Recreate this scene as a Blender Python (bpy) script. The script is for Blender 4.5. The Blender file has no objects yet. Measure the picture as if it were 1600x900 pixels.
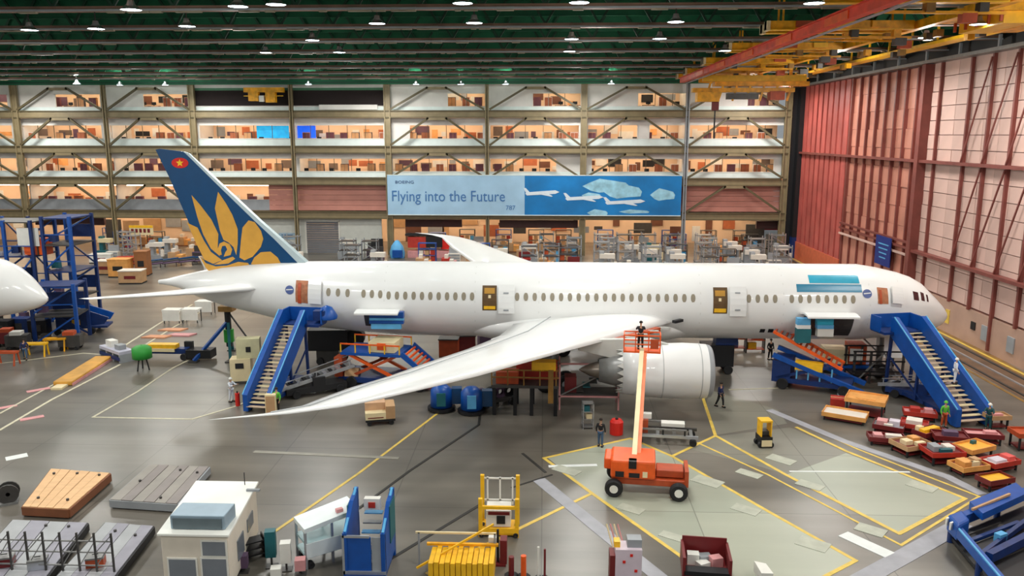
import bpy, bmesh, math, random
from mathutils import Vector, Matrix
R = math.radians
S = bpy.context.scene
COL = S.collection
rnd = random.Random(7)

# ---------------------------------------------------------------- camera
CAMH, PITCH, YAW, FPX = 18.5, R(10.72), R(2.26), 1268.0
cd = bpy.data.cameras.new('camera'); cam = bpy.data.objects.new('camera', cd); COL.objects.link(cam)
cam.location = (0, 0, CAMH); cam.rotation_euler = (R(90) - PITCH, 0, YAW)
cd.sensor_width = 36; cd.lens = FPX / 1600 * 36; cd.clip_end = 600
S.camera = cam
# ---------------------------------------------------------------- world, exposure
w = bpy.data.worlds.new('hall_air'); S.world = w; w.use_nodes = True
bg = w.node_tree.nodes['Background']; bg.inputs[0].default_value = (0.80, 0.86, 0.90, 1); bg.inputs[1].default_value = 0.34
S.view_settings.view_transform = 'Standard'; S.view_settings.look = 'None'
S.view_settings.exposure = 0.0; S.view_settings.gamma = 1.0; S.view_settings.use_curve_mapping = False
# ---------------------------------------------------------------- large hall lights (the high-bay field under the roof), with added point fills
HALL_W = 2120
for iy, yy in enumerate((8, 27, 46, 65, 84, 102, 118)):
    for ix, xx in enumerate((-78, -51, -24, 4, 31)):
        ld = bpy.data.lights.new('hall_light', 'AREA'); ld.shape = 'DISK'; ld.size = 4.0
        ld.energy = HALL_W; ld.color = (1.0, 0.985, 0.94)
        lo = bpy.data.objects.new('hall_light', ld); COL.objects.link(lo); lo.location = (xx, yy, 24.6)
        lp = bpy.data.lights.new('roof_crane_fill', 'POINT'); lp.shadow_soft_size = .6; lp.energy = HALL_W * (.32 if xx == 31 else .18); lp.color = (1, .97, .9)  # added point fill, brightens roof deck and crane from below
        lo = bpy.data.objects.new('roof_crane_fill', lp); COL.objects.link(lo); lo.location = (xx if xx < 31 else 29, yy, 24.4)

# ---------------------------------------------------------------- helpers
def ray(px, py):
    u, v = (px - 800) / FPX, (py - 450) / FPX
    x, y, z = u, math.cos(PITCH) - v * math.sin(PITCH), -math.sin(PITCH) - v * math.cos(PITCH)
    c, s = math.cos(YAW), math.sin(YAW)
    return Vector((x * c - y * s, x * s + y * c, z))
def g(px, py, z=0.0):
    d = ray(px, py); t = (z - CAMH) / d.z
    return Vector((d.x * t, d.y * t, z))
def at(px, py, Y):
    d = ray(px, py); t = Y / d.y
    return Vector((d.x * t, Y, CAMH + d.z * t))
def X(px, Y, py=210): return at(px, py, Y).x
def Z(py, Y, px=800): return at(px, py, Y).z

def lin(c):
    return tuple(((v / 255) / 12.92 if v / 255 <= .04045 else ((v / 255 + .055) / 1.055) ** 2.4) for v in c)
MATS = {}
def M(name, rgb, rough=.55, metal=0., var=.10, scale=1.5, emit=0., bump=0., coat=0., stretch=None):
    if name in MATS: return MATS[name]
    m = bpy.data.materials.new(name); m.use_nodes = True; nt = m.node_tree; N, L = nt.nodes, nt.links
    b = N['Principled BSDF']; c = lin(rgb)
    b.inputs['Base Color'].default_value = (*c, 1); b.inputs['Roughness'].default_value = rough; b.inputs['Metallic'].default_value = metal
    if coat: b.inputs['Coat Weight'].default_value = coat
    if emit:
        b.inputs['Emission Color'].default_value = (*c, 1); b.inputs['Emission Strength'].default_value = emit
    if var:
        tc = N.new('ShaderNodeTexCoord'); nz = N.new('ShaderNodeTexNoise'); nz.inputs['Scale'].default_value = scale
        nz.inputs['Detail'].default_value = 4
        src = tc.outputs['Object']
        if stretch:
            mp = N.new('ShaderNodeMapping'); mp.inputs['Scale'].default_value = stretch; L.new(src, mp.inputs[0]); src = mp.outputs[0]
        L.new(src, nz.inputs['Vector'])
        mr = N.new('ShaderNodeMapRange'); mr.inputs[1].default_value = .3; mr.inputs[2].default_value = .7
        mr.inputs[3].default_value = 1 - var; mr.inputs[4].default_value = 1 + var; L.new(nz.outputs['Fac'], mr.inputs[0])
        mx = N.new('ShaderNodeMix'); mx.data_type = 'RGBA'; mx.blend_type = 'MULTIPLY'; mx.inputs[0].default_value = 1
        mx.inputs[6].default_value = (*c, 1); L.new(mr.outputs[0], mx.inputs[7]); L.new(mx.outputs[2], b.inputs['Base Color'])
        if bump:
            bp = N.new('ShaderNodeBump'); bp.inputs['Strength'].default_value = bump; L.new(nz.outputs['Fac'], bp.inputs['Height']); L.new(bp.outputs[0], b.inputs['Normal'])
    MATS[name] = m; return m

class MB:
    def __init__(s): s.v = []; s.f = []
    def box(s, c, d, rz=0.):
        cx, cy, cz = c; hx, hy, hz = d[0] / 2, d[1] / 2, d[2] / 2; co, si = math.cos(rz), math.sin(rz); n = len(s.v)
        for sx, sy, sz in ((-1,-1,-1),(1,-1,-1),(1,1,-1),(-1,1,-1),(-1,-1,1),(1,-1,1),(1,1,1),(-1,1,1)):
            x, y = sx * hx, sy * hy
            s.v.append((cx + x * co - y * si, cy + x * si + y * co, cz + sz * hz))
        s.f += [(n,n+3,n+2,n+1),(n+4,n+5,n+6,n+7),(n,n+1,n+5,n+4),(n+1,n+2,n+6,n+5),(n+2,n+3,n+7,n+6),(n+3,n,n+4,n+7)]
        return s
    def bb(s, a, b):
        return s.box([(a[i] + b[i]) / 2 for i in range(3)], [abs(b[i] - a[i]) for i in range(3)])
    def beam(s, p, q, wd=.1, h=None, up=(0, 0, 1)):
        p, q = Vector(p), Vector(q); h = h or wd; d = (q - p).normalized(); u = Vector(up)
        if abs(d.dot(u)) > .98: u = Vector((1, 0, 0))
        sd = d.cross(u).normalized(); u = sd.cross(d); n = len(s.v)
        for e in (p, q):
            for a, b in ((-1,-1),(1,-1),(1,1),(-1,1)): s.v.append(tuple(e + sd * a * wd / 2 + u * b * h / 2))
        s.f += [(n,n+1,n+2,n+3),(n+7,n+6,n+5,n+4),(n,n+4,n+5,n+1),(n+1,n+5,n+6,n+2),(n+2,n+6,n+7,n+3),(n+3,n+7,n+4,n)]
        return s
    def tube(s, p, q, r, r2=None, n=10, caps=True):
        p, q = Vector(p), Vector(q); r2 = r if r2 is None else r2; d = (q - p).normalized()
        u = Vector((0, 0, 1)) if abs(d.z) < .9 else Vector((1, 0, 0)); a = d.cross(u).normalized(); b = d.cross(a); k = len(s.v)
        for e, rr in ((p, r), (q, r2)):
            for i in range(n):
                t = 2 * math.pi * i / n; s.v.append(tuple(e + (a * math.cos(t) + b * math.sin(t)) * rr))
        for i in range(n):
            j = (i + 1) % n; s.f.append((k + i, k + n + i, k + n + j, k + j))
        if caps: s.f.append(tuple(k + i for i in range(n))); s.f.append(tuple(k + n + i for i in reversed(range(n))))
        return s
    def ring(s, pts, close=True):
        pass
    def prism(s, poly, z0, z1):
        n = len(poly); k = len(s.v)
        ar = sum(poly[i][0] * poly[(i+1) % n][1] - poly[(i+1) % n][0] * poly[i][1] for i in range(n))
        if ar < 0: poly = list(reversed(poly))
        s.v += [(p[0], p[1], z0) for p in poly] + [(p[0], p[1], z1) for p in poly]
        s.f.append(tuple(k + i for i in reversed(range(n)))); s.f.append(tuple(k + n + i for i in range(n)))
        for i in range(n):
            j = (i + 1) % n; s.f.append((k + i, k + j, k + n + j, k + n + i))
        return s
    def xz(s, poly, y0, y1):
        """prism of an x,z polygon between two y values"""
        n = len(poly); k = len(s.v)
        s.v += [(p[0], y0, p[1]) for p in poly] + [(p[0], y1, p[1]) for p in poly]
        s.f.append(tuple(k + i for i in range(n))); s.f.append(tuple(k + n + i for i in reversed(range(n))))
        for i in range(n):
            j = (i + 1) % n; s.f.append((k + j, k + i, k + n + i, k + n + j))
        return s
    def lathe(s, prof, c=(0, 0, 0), axis='X', n=24, closed=False):
        k = len(s.v); m = len(prof)
        for (a, r) in prof:
            for i in range(n):
                t = 2 * math.pi * i / n
                if axis == 'X': s.v.append((c[0] + a, c[1] + r * math.cos(t), c[2] + r * math.sin(t)))
                elif axis == 'Y': s.v.append((c[0] + r * math.cos(t), c[1] + a, c[2] + r * math.sin(t)))
                else: s.v.append((c[0] + r * math.cos(t), c[1] + r * math.sin(t), c[2] + a))
        for j in range(m - 1):
            for i in range(n):
                i2 = (i + 1) % n; s.f.append((k + j*n + i, k + j*n + i2, k + (j+1)*n + i2, k + (j+1)*n + i))
        return s
    def build(s, name, mat, parent=None, loc=None, smooth=False, bevel=0, kind=None):
        me = bpy.data.meshes.new(name); me.from_pydata(s.v, [], s.f); me.update()
        bm = bmesh.new(); bm.from_mesh(me); bmesh.ops.recalc_face_normals(bm, faces=bm.faces); bm.to_mesh(me); bm.free()
        if smooth:
            for p in me.polygons: p.use_smooth = True
        me.materials.append(mat)
        o = bpy.data.objects.new(name, me); COL.objects.link(o)
        if parent: o.parent = parent; KIDS.setdefault(parent.name, []).append(o)
        if loc: o.location = loc
        if bevel:
            b = o.modifiers.new('b', 'BEVEL'); b.width = bevel; b.segments = 2; b.limit_method = 'ANGLE'
        if kind: o['kind'] = kind
        return o
def obj(name, me, parent=None, loc=(0, 0, 0), rz=0):
    o = bpy.data.objects.new(name, me); COL.objects.link(o); o.location = loc; o.rotation_euler = (0, 0, rz)
    if parent: o.parent = parent
    return o
def tag(o, label=None, cat=None, group=None, kind=None):
    if label: o['label'] = label
    if cat: o['category'] = cat
    if group: o['group'] = group
    if kind: o['kind'] = kind
    return o
def thing(name, label, cat, loc=(0, 0, 0), rz=0., group=None):
    o = bpy.data.objects.new(name, None); COL.objects.link(o); o.location = loc; o.rotation_euler = (0, 0, rz)
    o.empty_display_size = .2
    return tag(o, label, cat, group)
def struct(name, loc=(0, 0, 0)):
    o = bpy.data.objects.new(name, None); COL.objects.link(o); o.location = loc; o['kind'] = 'structure'; return o
KIDS = {}
def dup(root, loc, rz=0., label=None, group=None):
    def rec(o, par):
        c = o.copy(); COL.objects.link(c)
        if par: c.parent = par; KIDS.setdefault(par.name, []).append(c)
        for k in list(KIDS.get(o.name, ())): rec(k, c)
        return c
    r = rec(root, None); r.location = loc; r.rotation_euler = (0, 0, rz)
    if label: r['label'] = label
    if group: r['group'] = group
    return r
def text(name, s, mat, parent, loc, size, depth=.02, rot=(R(90), 0, 0), sx=1.):
    cu = bpy.data.curves.new(name, 'FONT'); cu.body = s; cu.size = size; cu.extrude = depth; cu.resolution_u = 3
    o = bpy.data.objects.new(name, cu); COL.objects.link(o); dg = bpy.context.evaluated_depsgraph_get()
    me = bpy.data.meshes.new_from_object(o.evaluated_get(dg)); bpy.data.objects.remove(o); me.materials.clear(); me.materials.append(mat)
    q = bpy.data.objects.new(name, me); COL.objects.link(q); q.location = loc; q.rotation_euler = rot; q.scale = (sx, 1, 1); q.parent = parent
    return q

# ---------------------------------------------------------------- materials
def floor_mat(name, rgb, rough=.38, joint=True, var=.16):
    m = M(name, rgb, rough, 0, var, .12); nt = m.node_tree; N, L = nt.nodes, nt.links; b = N['Principled BSDF']
    src = b.inputs['Base Color'].links[0].from_socket
    tc = N.new('ShaderNodeTexCoord'); mp = N.new('ShaderNodeMapping'); mp.inputs['Rotation'].default_value = (0, 0, .5)
    mp.inputs['Scale'].default_value = (.05, .5, 1); L.new(tc.outputs['Object'], mp.inputs[0])
    nz = N.new('ShaderNodeTexNoise'); nz.inputs['Scale'].default_value = 1.0; nz.inputs['Detail'].default_value = 6; L.new(mp.outputs[0], nz.inputs[0])
    mr = N.new('ShaderNodeMapRange'); mr.inputs[1].default_value = .3; mr.inputs[2].default_value = .7; mr.inputs[3].default_value = 1 - var; mr.inputs[4].default_value = 1 + var
    L.new(nz.outputs['Fac'], mr.inputs[0])
    mx = N.new('ShaderNodeMix'); mx.data_type = 'RGBA'; mx.blend_type = 'MULTIPLY'; mx.inputs[0].default_value = 1
    L.new(src, mx.inputs[6]); L.new(mr.outputs[0], mx.inputs[7]); last = mx.outputs[2]
    if joint:
        br = N.new('ShaderNodeTexBrick'); br.offset = 0; br.inputs['Scale'].default_value = 1; br.inputs['Mortar Size'].default_value = .03
        br.inputs['Brick Width'].default_value = 7.6; br.inputs['Row Height'].default_value = 7.6
        br.inputs['Color1'].default_value = (1, 1, 1, 1); br.inputs['Color2'].default_value = (.88, .9, .9, 1); br.inputs['Mortar'].default_value = (.55, .55, .55, 1)
        L.new(tc.outputs['Object'], br.inputs['Vector'])
        m2 = N.new('ShaderNodeMix'); m2.data_type = 'RGBA'; m2.blend_type = 'MULTIPLY'; m2.inputs[0].default_value = 1
        L.new(last, m2.inputs[6]); L.new(br.outputs[0], m2.inputs[7]); last = m2.outputs[2]
    L.new(last, b.inputs['Base Color']); return m
mFloor = floor_mat('concrete_floor', (113, 107, 98), .3, True, .26)
mPad = floor_mat('pale_green_floor_paint', (168, 171, 154), .35, True, .07)
mPadDark = floor_mat('grey_floor_paint', (132, 129, 117), .35, True, .08)
mLine = M('yellow_line_paint', (222, 190, 84), .5, 0, .15, 2); mLineW = M('pale_line_paint', (205, 198, 172), .5, 0, .15, 2)
mTrench = M('trench_cover', (38, 36, 32), .6); mGreyBand = M('grey_band_paint', (160, 160, 166), .5, 0, .12, 1.2)
mWhitePaint = M('white_floor_paint', (225, 228, 225), .5, 0, .05); mOchre = M('ochre_floor_paint', (140, 104, 46), .5, 0, .3, 1.2)
mHull = M('aircraft_white', (236, 236, 234), .28, 0, .02, .5, coat=.3)
mHullGrey = M('aircraft_grey', (196, 196, 190), .35, 0, .03)
mWinPane = M('cabin_window_cover', (150, 140, 120), .4, 0, .1); mDark = M('dark_rubber', (24, 24, 26), .7, 0, .1)
mBlack = M('black_steel', (16, 16, 20), .5); mNavyTail = M('tail_blue', (0, 66, 112), .3, 0, .05, coat=.3)
mGold = M('tail_gold', (214, 158, 62), .4, 0, .06); mRed = M('signal_red', (214, 32, 20), .45); mStar = M('star_yellow', (250, 200, 40), .5)
mBlue = M('equipment_blue', (8, 76, 158), .4, 0, .12, 2); mBlueD = M('deep_blue_steel', (10, 44, 102), .45, 0, .2, 2)
mBlueL = M('light_blue_cover', (90, 168, 216), .5, 0, .1); mCyan = M('cyan_film', (38, 158, 188), .3, 0, .18, .6); mCyanD = M('deep_cyan_film', (0, 116, 150), .3, 0, .1, .6)
mYel = M('equipment_yellow', (240, 184, 30), .45, 0, .12, 2); mOrange = M('equipment_orange', (234, 92, 24), .42, 0, .12, 2)
mOrD = M('burnt_orange', (180, 74, 34), .5, 0, .15, 2); mCream = M('cream_paint', (232, 214, 170), .5, 0, .05)
mWhite = M('white_panel', (228, 226, 218), .45, 0, .05); mGrey = M('grey_steel', (140, 140, 138), .4, .4, .12, 2); mGreyD = M('dark_grey_steel', (72, 70, 68), .45, .3, .15, 2)
mGreyP = M('grey_panel', (150, 154, 158), .5, 0, .1, 1); mAlu = M('bare_aluminium', (190, 194, 200), .3, .7, .08, 2)
mMaroon = M('maroon_paint', (112, 28, 30), .45, 0, .1); mRedCart = M('cart_red', (178, 48, 34), .5, 0, .15, 2); mPink = M('faded_pink', (214, 150, 150), .6, 0, .1)
mWood = M('plywood', (222, 178, 130), .6, 0, .10, 1.2, stretch=(1, 6, 1)); mWoodD = M('timber_edge', (128, 78, 50), .6); mBox = M('cardboard', (190, 150, 108), .7, 0, .1)
mGreen = M('bright_green', (48, 156, 58), .5); mTeal = M('teal_paint', (24, 96, 104), .5); mPurple = M('dusky_purple', (92, 70, 96), .6)
mTrussB = M('truss_brown', (132, 98, 80), .6, 0, .2, 1); mDeckG = M('roof_green', (12, 92, 60), .7, 0, .25, .5); mTrussG = M('truss_green', (14, 60, 40), .6, 0, .15, .6)
mOlive = M('facade_steel', (132, 118, 88), .55, 0, .12, 1); mOliveD = M('facade_steel_dark', (92, 82, 56), .55, 0, .12, 1)
mFacW = M('facade_white', (226, 222, 216), .6, 0, .07, .6); mPara = M('parapet_pale', (224, 236, 232), .5, 0, .06, .8)
mPinkW = M('pink_panel', (196, 134, 120), .6, 0, .08, .6); mOffice = M('office_wall', (236, 206, 176), .8, 0, .05, .3); mOfficeF = M('office_carpet', (120, 104, 94), .9)
mDoorP = M('door_panel_pink', (206, 172, 160), .5, 0, .14, .2); mDoorP2 = M('door_panel_rose', (196, 132, 112), .5, 0, .18, .3); mDoorR = M('door_panel_red', (180, 86, 78), .5, 0, .2, .4)
mRib = M('door_rib', (122, 62, 54), .5, 0, .15, 1); mCrane = M('crane_yellow', (232, 164, 20), .45, 0, .3, 1.5); mCraneR = M('crane_red', (216, 58, 24), .45, 0, .2, 1)
mSkin = M('skin', (196, 150, 120), .6, 0, .03); mHair = M('dark_hair', (40, 30, 24), .8)
mLamp = M('lamp_glow', (225, 245, 255), .5, 0, 0, 1, 26.); mStrip = M('office_light_glow', (255, 226, 190), .5, 0, 0, 1, 7.5)
mScreenB = M('blue_screen', (20, 90, 220), .4, 0, .35, 1.2, .9); mScreenC = M('cyan_screen', (20, 150, 200), .4, 0, .4, 1.2, .9)
# ================================================================ THE SETTING
fl = struct('floor'); Mx = MB().bb((-140, -12, -.3), (75, 160, 0)).build('floor_slab', mFloor, fl)
ORD = [0]
def strip(name, pts, wd, mat, z=.012):
    ORD[0] += 1; z = z + .0005 * (ORD[0] % 40); m = MB()
    P = [g(*p) for p in pts]
    for qi, (a, b) in enumerate(zip(P[:-1], P[1:])):
        d = (b - a).normalized(); n = Vector((-d.y, d.x, 0)) * wd / 2; a2, b2 = a - d * wd * .35, b + d * wd * .35
        m.prism([(a2 + n)[:2], (b2 + n)[:2], (b2 - n)[:2], (a2 - n)[:2]], 0, z + .0004 * qi)
    return m.build(name, mat, fl)
def area(name, pts, mat, z=.006):
    return MB().prism([g(*p)[:2] for p in pts], 0, z).build(name, mat, fl)
area('painted_floor_panel', [(855,715),(985,685),(1050,713),(1335,876),(1288,902),(1100,902),(1062,868),(925,771)], mPad)
area('painted_floor_panel', [(1118,682),(1235,668),(1322,708),(1228,742),(1190,730),(1070,700)], mPadDark)
area('painted_floor_panel', [(1322,708),(1505,779),(1405,833),(1228,742)], mPad)
area('painted_floor_panel', [(1110,610),(1215,640),(1230,662),(1118,680),(1100,640)], mPadDark, .005)
strip('painted_line', [(850,716),(985,685),(1050,713),(1200,799),(1337,876),(1285,903)], .2, mLine)
strip('painted_line', [(850,716),(925,771),(1062,868),(1102,903)], .2, mLine)
strip('painted_line', [(925,771),(805,829),(668,896)], .2, mLine)
strip('painted_line', [(1050,713),(1118,681),(1097,618)], .2, mLine)
strip('painted_line', [(1118,681),(1228,742),(1405,834),(1508,779),(1322,705),(1245,668)], .22, mLine)
strip('painted_line', [(1090,692),(1200,742),(1408,852),(1530,776),(1340,702),(1250,662)], .14, mLine)
strip('painted_line', [(390,858),(560,740),(685,645)], .17, mLine)
strip('painted_line', [(145,652),(215,612),(270,575),(300,560)], .17, mLineW)
strip('painted_line', [(145,652),(300,655),(365,636),(380,630)], .16, mLineW)
strip('painted_line', [(0,646),(80,603),(120,582)], .16, mLineW); strip('painted_line', [(0,672),(80,625),(187,570)], .2, mLineW)
strip('painted_line', [(187,545),(250,505),(300,476)], .2, mLineW); strip('painted_line', [(212,548),(270,512),(320,484)], .16, mLineW)
strip('painted_line', [(1140,609),(1230,606)], .16, mLineW)
strip('painted_line', [(0,568),(130,552),(185,556)], .14, mLineW)
strip('painted_band', [(845,752),(940,830),(1030,902)], .75, mGreyBand, .009)
strip('painted_band', [(1205,642),(1320,690),(1480,745),(1530,770)], .6, mGreyBand, .009)
strip('painted_band', [(1320,920),(1420,865),(1500,820)], .9, mGreyBand, .009)
strip('painted_band', [(1325,838),(1382,864)], .75, mWhitePaint, .014)
strip('painted_band', [(400,706),(620,716)], .35, M('worn_band', (142,138,126), .5), .008)
strip('painted_band', [(930,727),(860,729)], .3, mWhitePaint, .012)
strip('painted_band', [(1235,737),(1420,738)], .16, mWhitePaint, .014)
strip('trench_cover', [(560,795),(640,736),(748,664),(750,648)], .16, mTrench); strip('trench_cover', [(600,880),(755,786)], .17, mTrench)
strip('trench_cover', [(800,762),(862,742)], .12, mTrench); strip('trench_cover', [(817,709),(852,738)], .16, mTrench)
for px, py, wd_ in ((1220,718,.9),(1165,796,.8),(1270,850,1.0),(1105,752,1.),(1440,760,.9),(1360,828,.9),(985,795,.7),(885,735,.8),(1170,740,.7),(1265,758,.8),(1050,838,.6)):
    strip('worn_patch', [(px-11,py-3),(px+12,py+4)], wd_, M('worn_white_patch', (178,180,164), .5, 0, .12, 2), .013)
for px, py in ((50,654),(60,610),(8,637)): strip('faded_marking', [(px-14,py+2),(px+14,py-3)], .5, mPink)
strip('painted_band', [(16,716),(36,712)], .65, mWhitePaint, .014)

# rail band by the hangar doors
DX = 38.4
strip('rail_band', [(1455,505),(1600,588)], 1.1, mOchre, .008)
ra = MB().bb((34.2, 20, 0), (37.3, 124, .01)).build('rail_band', M('rail_bed', (112,84,62), .6, 0, .3, .6), fl)
for xx in (34.6, 35.8, 36.9): MB().bb((xx-.09, 20, 0), (xx+.09, 124, .09)).build('door_rail', mAlu if xx == 35.8 else mGreyD, fl)
for xx in (33.9, 37.7): MB().bb((xx-.13, 20, 0), (xx+.13, 124, .016)).build('painted_line', mOchre if xx < 37 else mLine, fl)

# ---- ceiling: green deck, cross trusses with brown chords
ce = struct('ceiling'); MB().bb((-140, -12, 30), (75, 160, 30.4)).build('roof_deck', mDeckG, ce)
ZC = 26.3
truss_me = None
tw = MB(); ch = MB(); cu = MB(); pn = MB()
for k in range(-100, 44, 4):
    tw.beam((k, 0, .3), (k + 2, 0, 3.5), .16); tw.beam((k + 2, 0, 3.5), (k + 4, 0, .3), .16)
pn.bb((-138, .25, .9), (74, .32, 3.7)); ch.bb((-138, -.22, 0), (74, .22, .34)); cu.bb((-138, -.6, -.02), (74, -.45, .1))
bxs = MB()
for k in range(70):
    xx = rnd.uniform(-100, 40); bxs.bb((xx, -.5, -.12), (xx + rnd.uniform(.3, 1.6), -.24, .14))
TR = [44.8 + 9.2 * i for i in range(-4, 9)]
for i, yy in enumerate(TR):
    if i == 0:
        A = [tw.build('truss_web', mTrussG, ce), pn.build('draft_curtain', mDeckG, ce), ch.build('bottom_chord', mTrussB, ce), cu.build('conduit', mGreyP, ce), bxs.build('cable_tray', M('tray_beige', (150,140,118), .5), ce, kind='stuff')]
        for o in A: o.location = (0, yy, ZC)
    else:
        for o in A:
            c = o.copy(); COL.objects.link(c); c.location = (rnd.uniform(-6, 6) if o.name.startswith('cable') else 0, yy, ZC)
for xx in (-95, -70, -45, -20, 5, 30): MB().bb((xx - .12, 0, 29.2), (xx + .12, 124, 29.9)).build('purlin', mTrussG, ce)
# lower purlins, seen as fine bands between the trusses
for i in range(26): MB().bb((-138, 40 + i * 3.07 + 1.2, 28.6), (74, 40 + i * 3.07 + 1.36, 28.95)).build('sub_beam', mTrussG if i % 3 else mTrussB, ce)

# ---- high-bay lamps
def lamp(px, py, z=25.5, proto=[None]):
    p = g(px, py, z); ty = min(TR, key=lambda y: abs(y - p.y)); p = at(px, py, ty); p.z = min(p.z, 26.0 - .5)
    if proto[0] is None:
        t = thing('high_bay_lamp', 'x', 'lamp', p)
        MB().lathe([(0, .0), (0, .52)], n=16, axis='Z').build('lens', mLamp, t)
        MB().lathe([(.0, .53), (-.03, .55), (.28, .22), (.5, .16), (.5, .0)], n=16, axis='Z').build('reflector', mAlu, t, smooth=True)
        proto[0] = t
    else: t = dup(proto[0], p)
    MB().tube((0, 0, .5), (0, 0, 26.32 - p.z), .04).build('hanger', mGreyD, t)
    return t
LP = [(205,15,'first lamp from the left on the nearest roof row'),(372,10,'second lamp from the left on the nearest roof row'),(431,7,'lamp just right of the second one on the nearest roof row'),(723,5,'lamp above the middle of the aircraft on the nearest roof row'),
 (905,4,'fifth lamp from the left on the nearest roof row'),(1272,5,'lamp beside the red crane beam on the nearest roof row'),(46,47,'leftmost lamp of the second roof row'),(150,45,'second lamp of the second roof row, left side'),(292,41,'third lamp of the second roof row, over the tail side'),
 (589,36,'middle lamp of the second roof row'),(741,34,'lamp right of the middle in the second roof row'),(1056,33,'lamp left of the stepped yellow girders in the second roof row'),(488,57,'left lamp of the third roof row'),(893,54,'lamp in the third roof row, middle right'),(1031,54,'right lamp of the third roof row'),
 (415,76,'left lamp of the fourth roof row'),(530,76,'second lamp of the fourth roof row'),(890,73,'lamp of the fourth roof row above the banner'),(1133,73,'lamp of the fourth row tucked behind the yellow girders'),(1529,38,'lamp under the crane walkway at the far right'),(1447,58,'lamp under the crane walkway, left of the far right one')]
for px, py, lb in LP: tag(lamp(px, py), lb, 'lamp', 'high-bay roof lamps')
for px, lb in ((120,'far left end'),(187,'left of the tail fin'),(258,'above the tail fin'),(482,'above the dark crane bay'),(650,'right of the dark crane bay'),(720,'above the banner start'),(790,'above the banner middle'),(955,'above the banner end')):
    tag(lamp(px, 131, 25.4), 'lamp on the farthest roof row by the office wall, ' + lb, 'lamp', 'high-bay lamps at the office wall')
for o in [o for o in COL.objects if o.name.startswith('high_bay_lamp') and o.location.y > 108]:
    ld = bpy.data.lights.new('lamp_spill', 'POINT'); ld.energy = 800; ld.color = (.88, 1, .93); ld.shadow_soft_size = .4
    lo = bpy.data.objects.new('lamp_spill', ld); COL.objects.link(lo); lo.location = (0, 0, 1.1); lo.parent = o

# ================================================================ OFFICE WALL
WY = 125.0
wb = struct('wall_back')
cols = [-120, 28, 167, 303, 457, 606, 761, 912, 1073, 1230]
CX = [X(c, WY) for c in cols]; XL, XR = X(-640, WY), X(1236, WY)
def zz(py): return Z(py, WY)
BE = [(172, 184), (228, 240), (278, 290), (331, 343)]          # beam bands, px rows
for i, x in enumerate(CX):
    big = i in (0, 1, 3, 5, 7, 9); wd_ = .95 if big else .55
    m = MB().bb((x - wd_/2, WY - .3, 0), (x - wd_/2 + .16, WY + .3, 26.4)).bb((x + wd_/2 - .16, WY - .3, 0), (x + wd_/2, WY + .3, 26.4)).bb((x - wd_/2, WY - .04, 0), (x + wd_/2, WY + .04, 26.4))
    m.build('column', mOlive if i != 8 else mGreyP, wb)
for px in (-275, -430, -585): x = X(px, WY); MB().bb((x - .4, WY - .3, 0), (x + .4, WY + .3, 26.4)).build('column', mOlive, wb)
for a, b in BE:
    z1, z0 = zz(a), zz(b)
    MB().bb((XL, WY - .22, z1 - .16), (XR, WY + .25, z1)).bb((XL, WY - .22, z0), (XR, WY + .25, z0 + .16)).build('beam_flange', mOliveD, wb)
    MB().bb((XL, WY, z0), (XR, WY + .12, z1)).build('beam_web', mOlive, wb)
    MB().bb((XL, WY + .3, z0 + .1), (XR, WY + 10, z1 - .1)).build('floor_slab', mOfficeF, wb)
ROWS = [(136, 172), (184, 228), (240, 278), (290, 331)]
def brace(i, r, up=True):
    a, b = ROWS[r]; x0, x1 = CX[i] + .4, CX[i + 1] - .4; zt, zb = zz(a) , zz(b) + .1; xm = (x0 + x1) / 2; h = 1.3
    for s, e in ((x0, xm - h), (x1, xm + h)): MB().beam((s, WY - .12, zb), (e, WY - .12, zt), .3, .36, up=(0, 1, 0)).build('brace', mOliveD, wb)
    MB().bb((xm - h - .3, WY - .3, zt - .35), (xm + h + .3, WY, zt + .05)).build('gusset', mOlive, wb)
for r in range(4):
    for i in range(9):
        if i in (3, 4) or (r == 3 and i in (5, 6, 7)): continue
        brace(i, r)
MB().bb((-140, WY - .5, 25.9), (75, WY - .2, 30)).build('draft_curtain', mDeckG, wb); MB().bb((XR - .5, WY, 0), (DX + 4, WY + .5, 26)).build('corner_panel', mBlack, wb)
for i in range(6): MB().bb((-138, WY - .7, 26.1 + i * .6), (42, WY - .5, 26.25 + i * .6)).build('purlin', mTrussG, wb)
# infill: white wall with window openings
YW = WY + 1.2
def wallrow(a, b, wt, wbm, openings, par=True, mat=None):
    """white band above, pale parapet below, piers between the openings (px columns)"""
    z1, z0 = zz(a), zz(b); zt, zl = zz(wt), zz(wbm)
    MB().bb((XL, YW, zt), (XR, YW + .25, z1)).build('wall_panel', mFacW, wb)
    MB().bb((XL, YW, z0), (XR, YW + .25, zl)).build('parapet', mPara, wb)
    ops = sorted(openings); prev = -600
    for o0, o1 in ops + [(1240, 1240)]:
        if o0 - prev > 3: MB().bb((X(prev, YW), YW + .01, zl), (X(o0, YW) if o0 < 1239 else XR, YW + .24, zt)).build('wall_panel', mFacW, wb)
        if o1 > o0:
            x0, x1 = X(o0, YW), X(o1, YW)
            MB().bb((x0 - .06, YW - .06, zl - .06), (x1 + .06, YW + .04, zl + .06)).bb((x0 - .06, YW - .06, zt - .06), (x1 + .06, YW + .04, zt + .06)).bb((x0 - .06, YW - .06, zl), (x0 + .06, YW + .04, zt)).bb((x1 - .06, YW - .06, zl), (x1 + .06, YW + .04, zt)).build('window_frame', mWhite, wb)
            n = max(1, int((x1 - x0) / 2.4))
            for k in range(1, n):
                xx = x0 + (x1 - x0) * k / n; MB().bb((xx - .04, YW, zl), (xx + .04, YW + .08, zt)).build('mullion', mOliveD, wb)
        prev = o1
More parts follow.
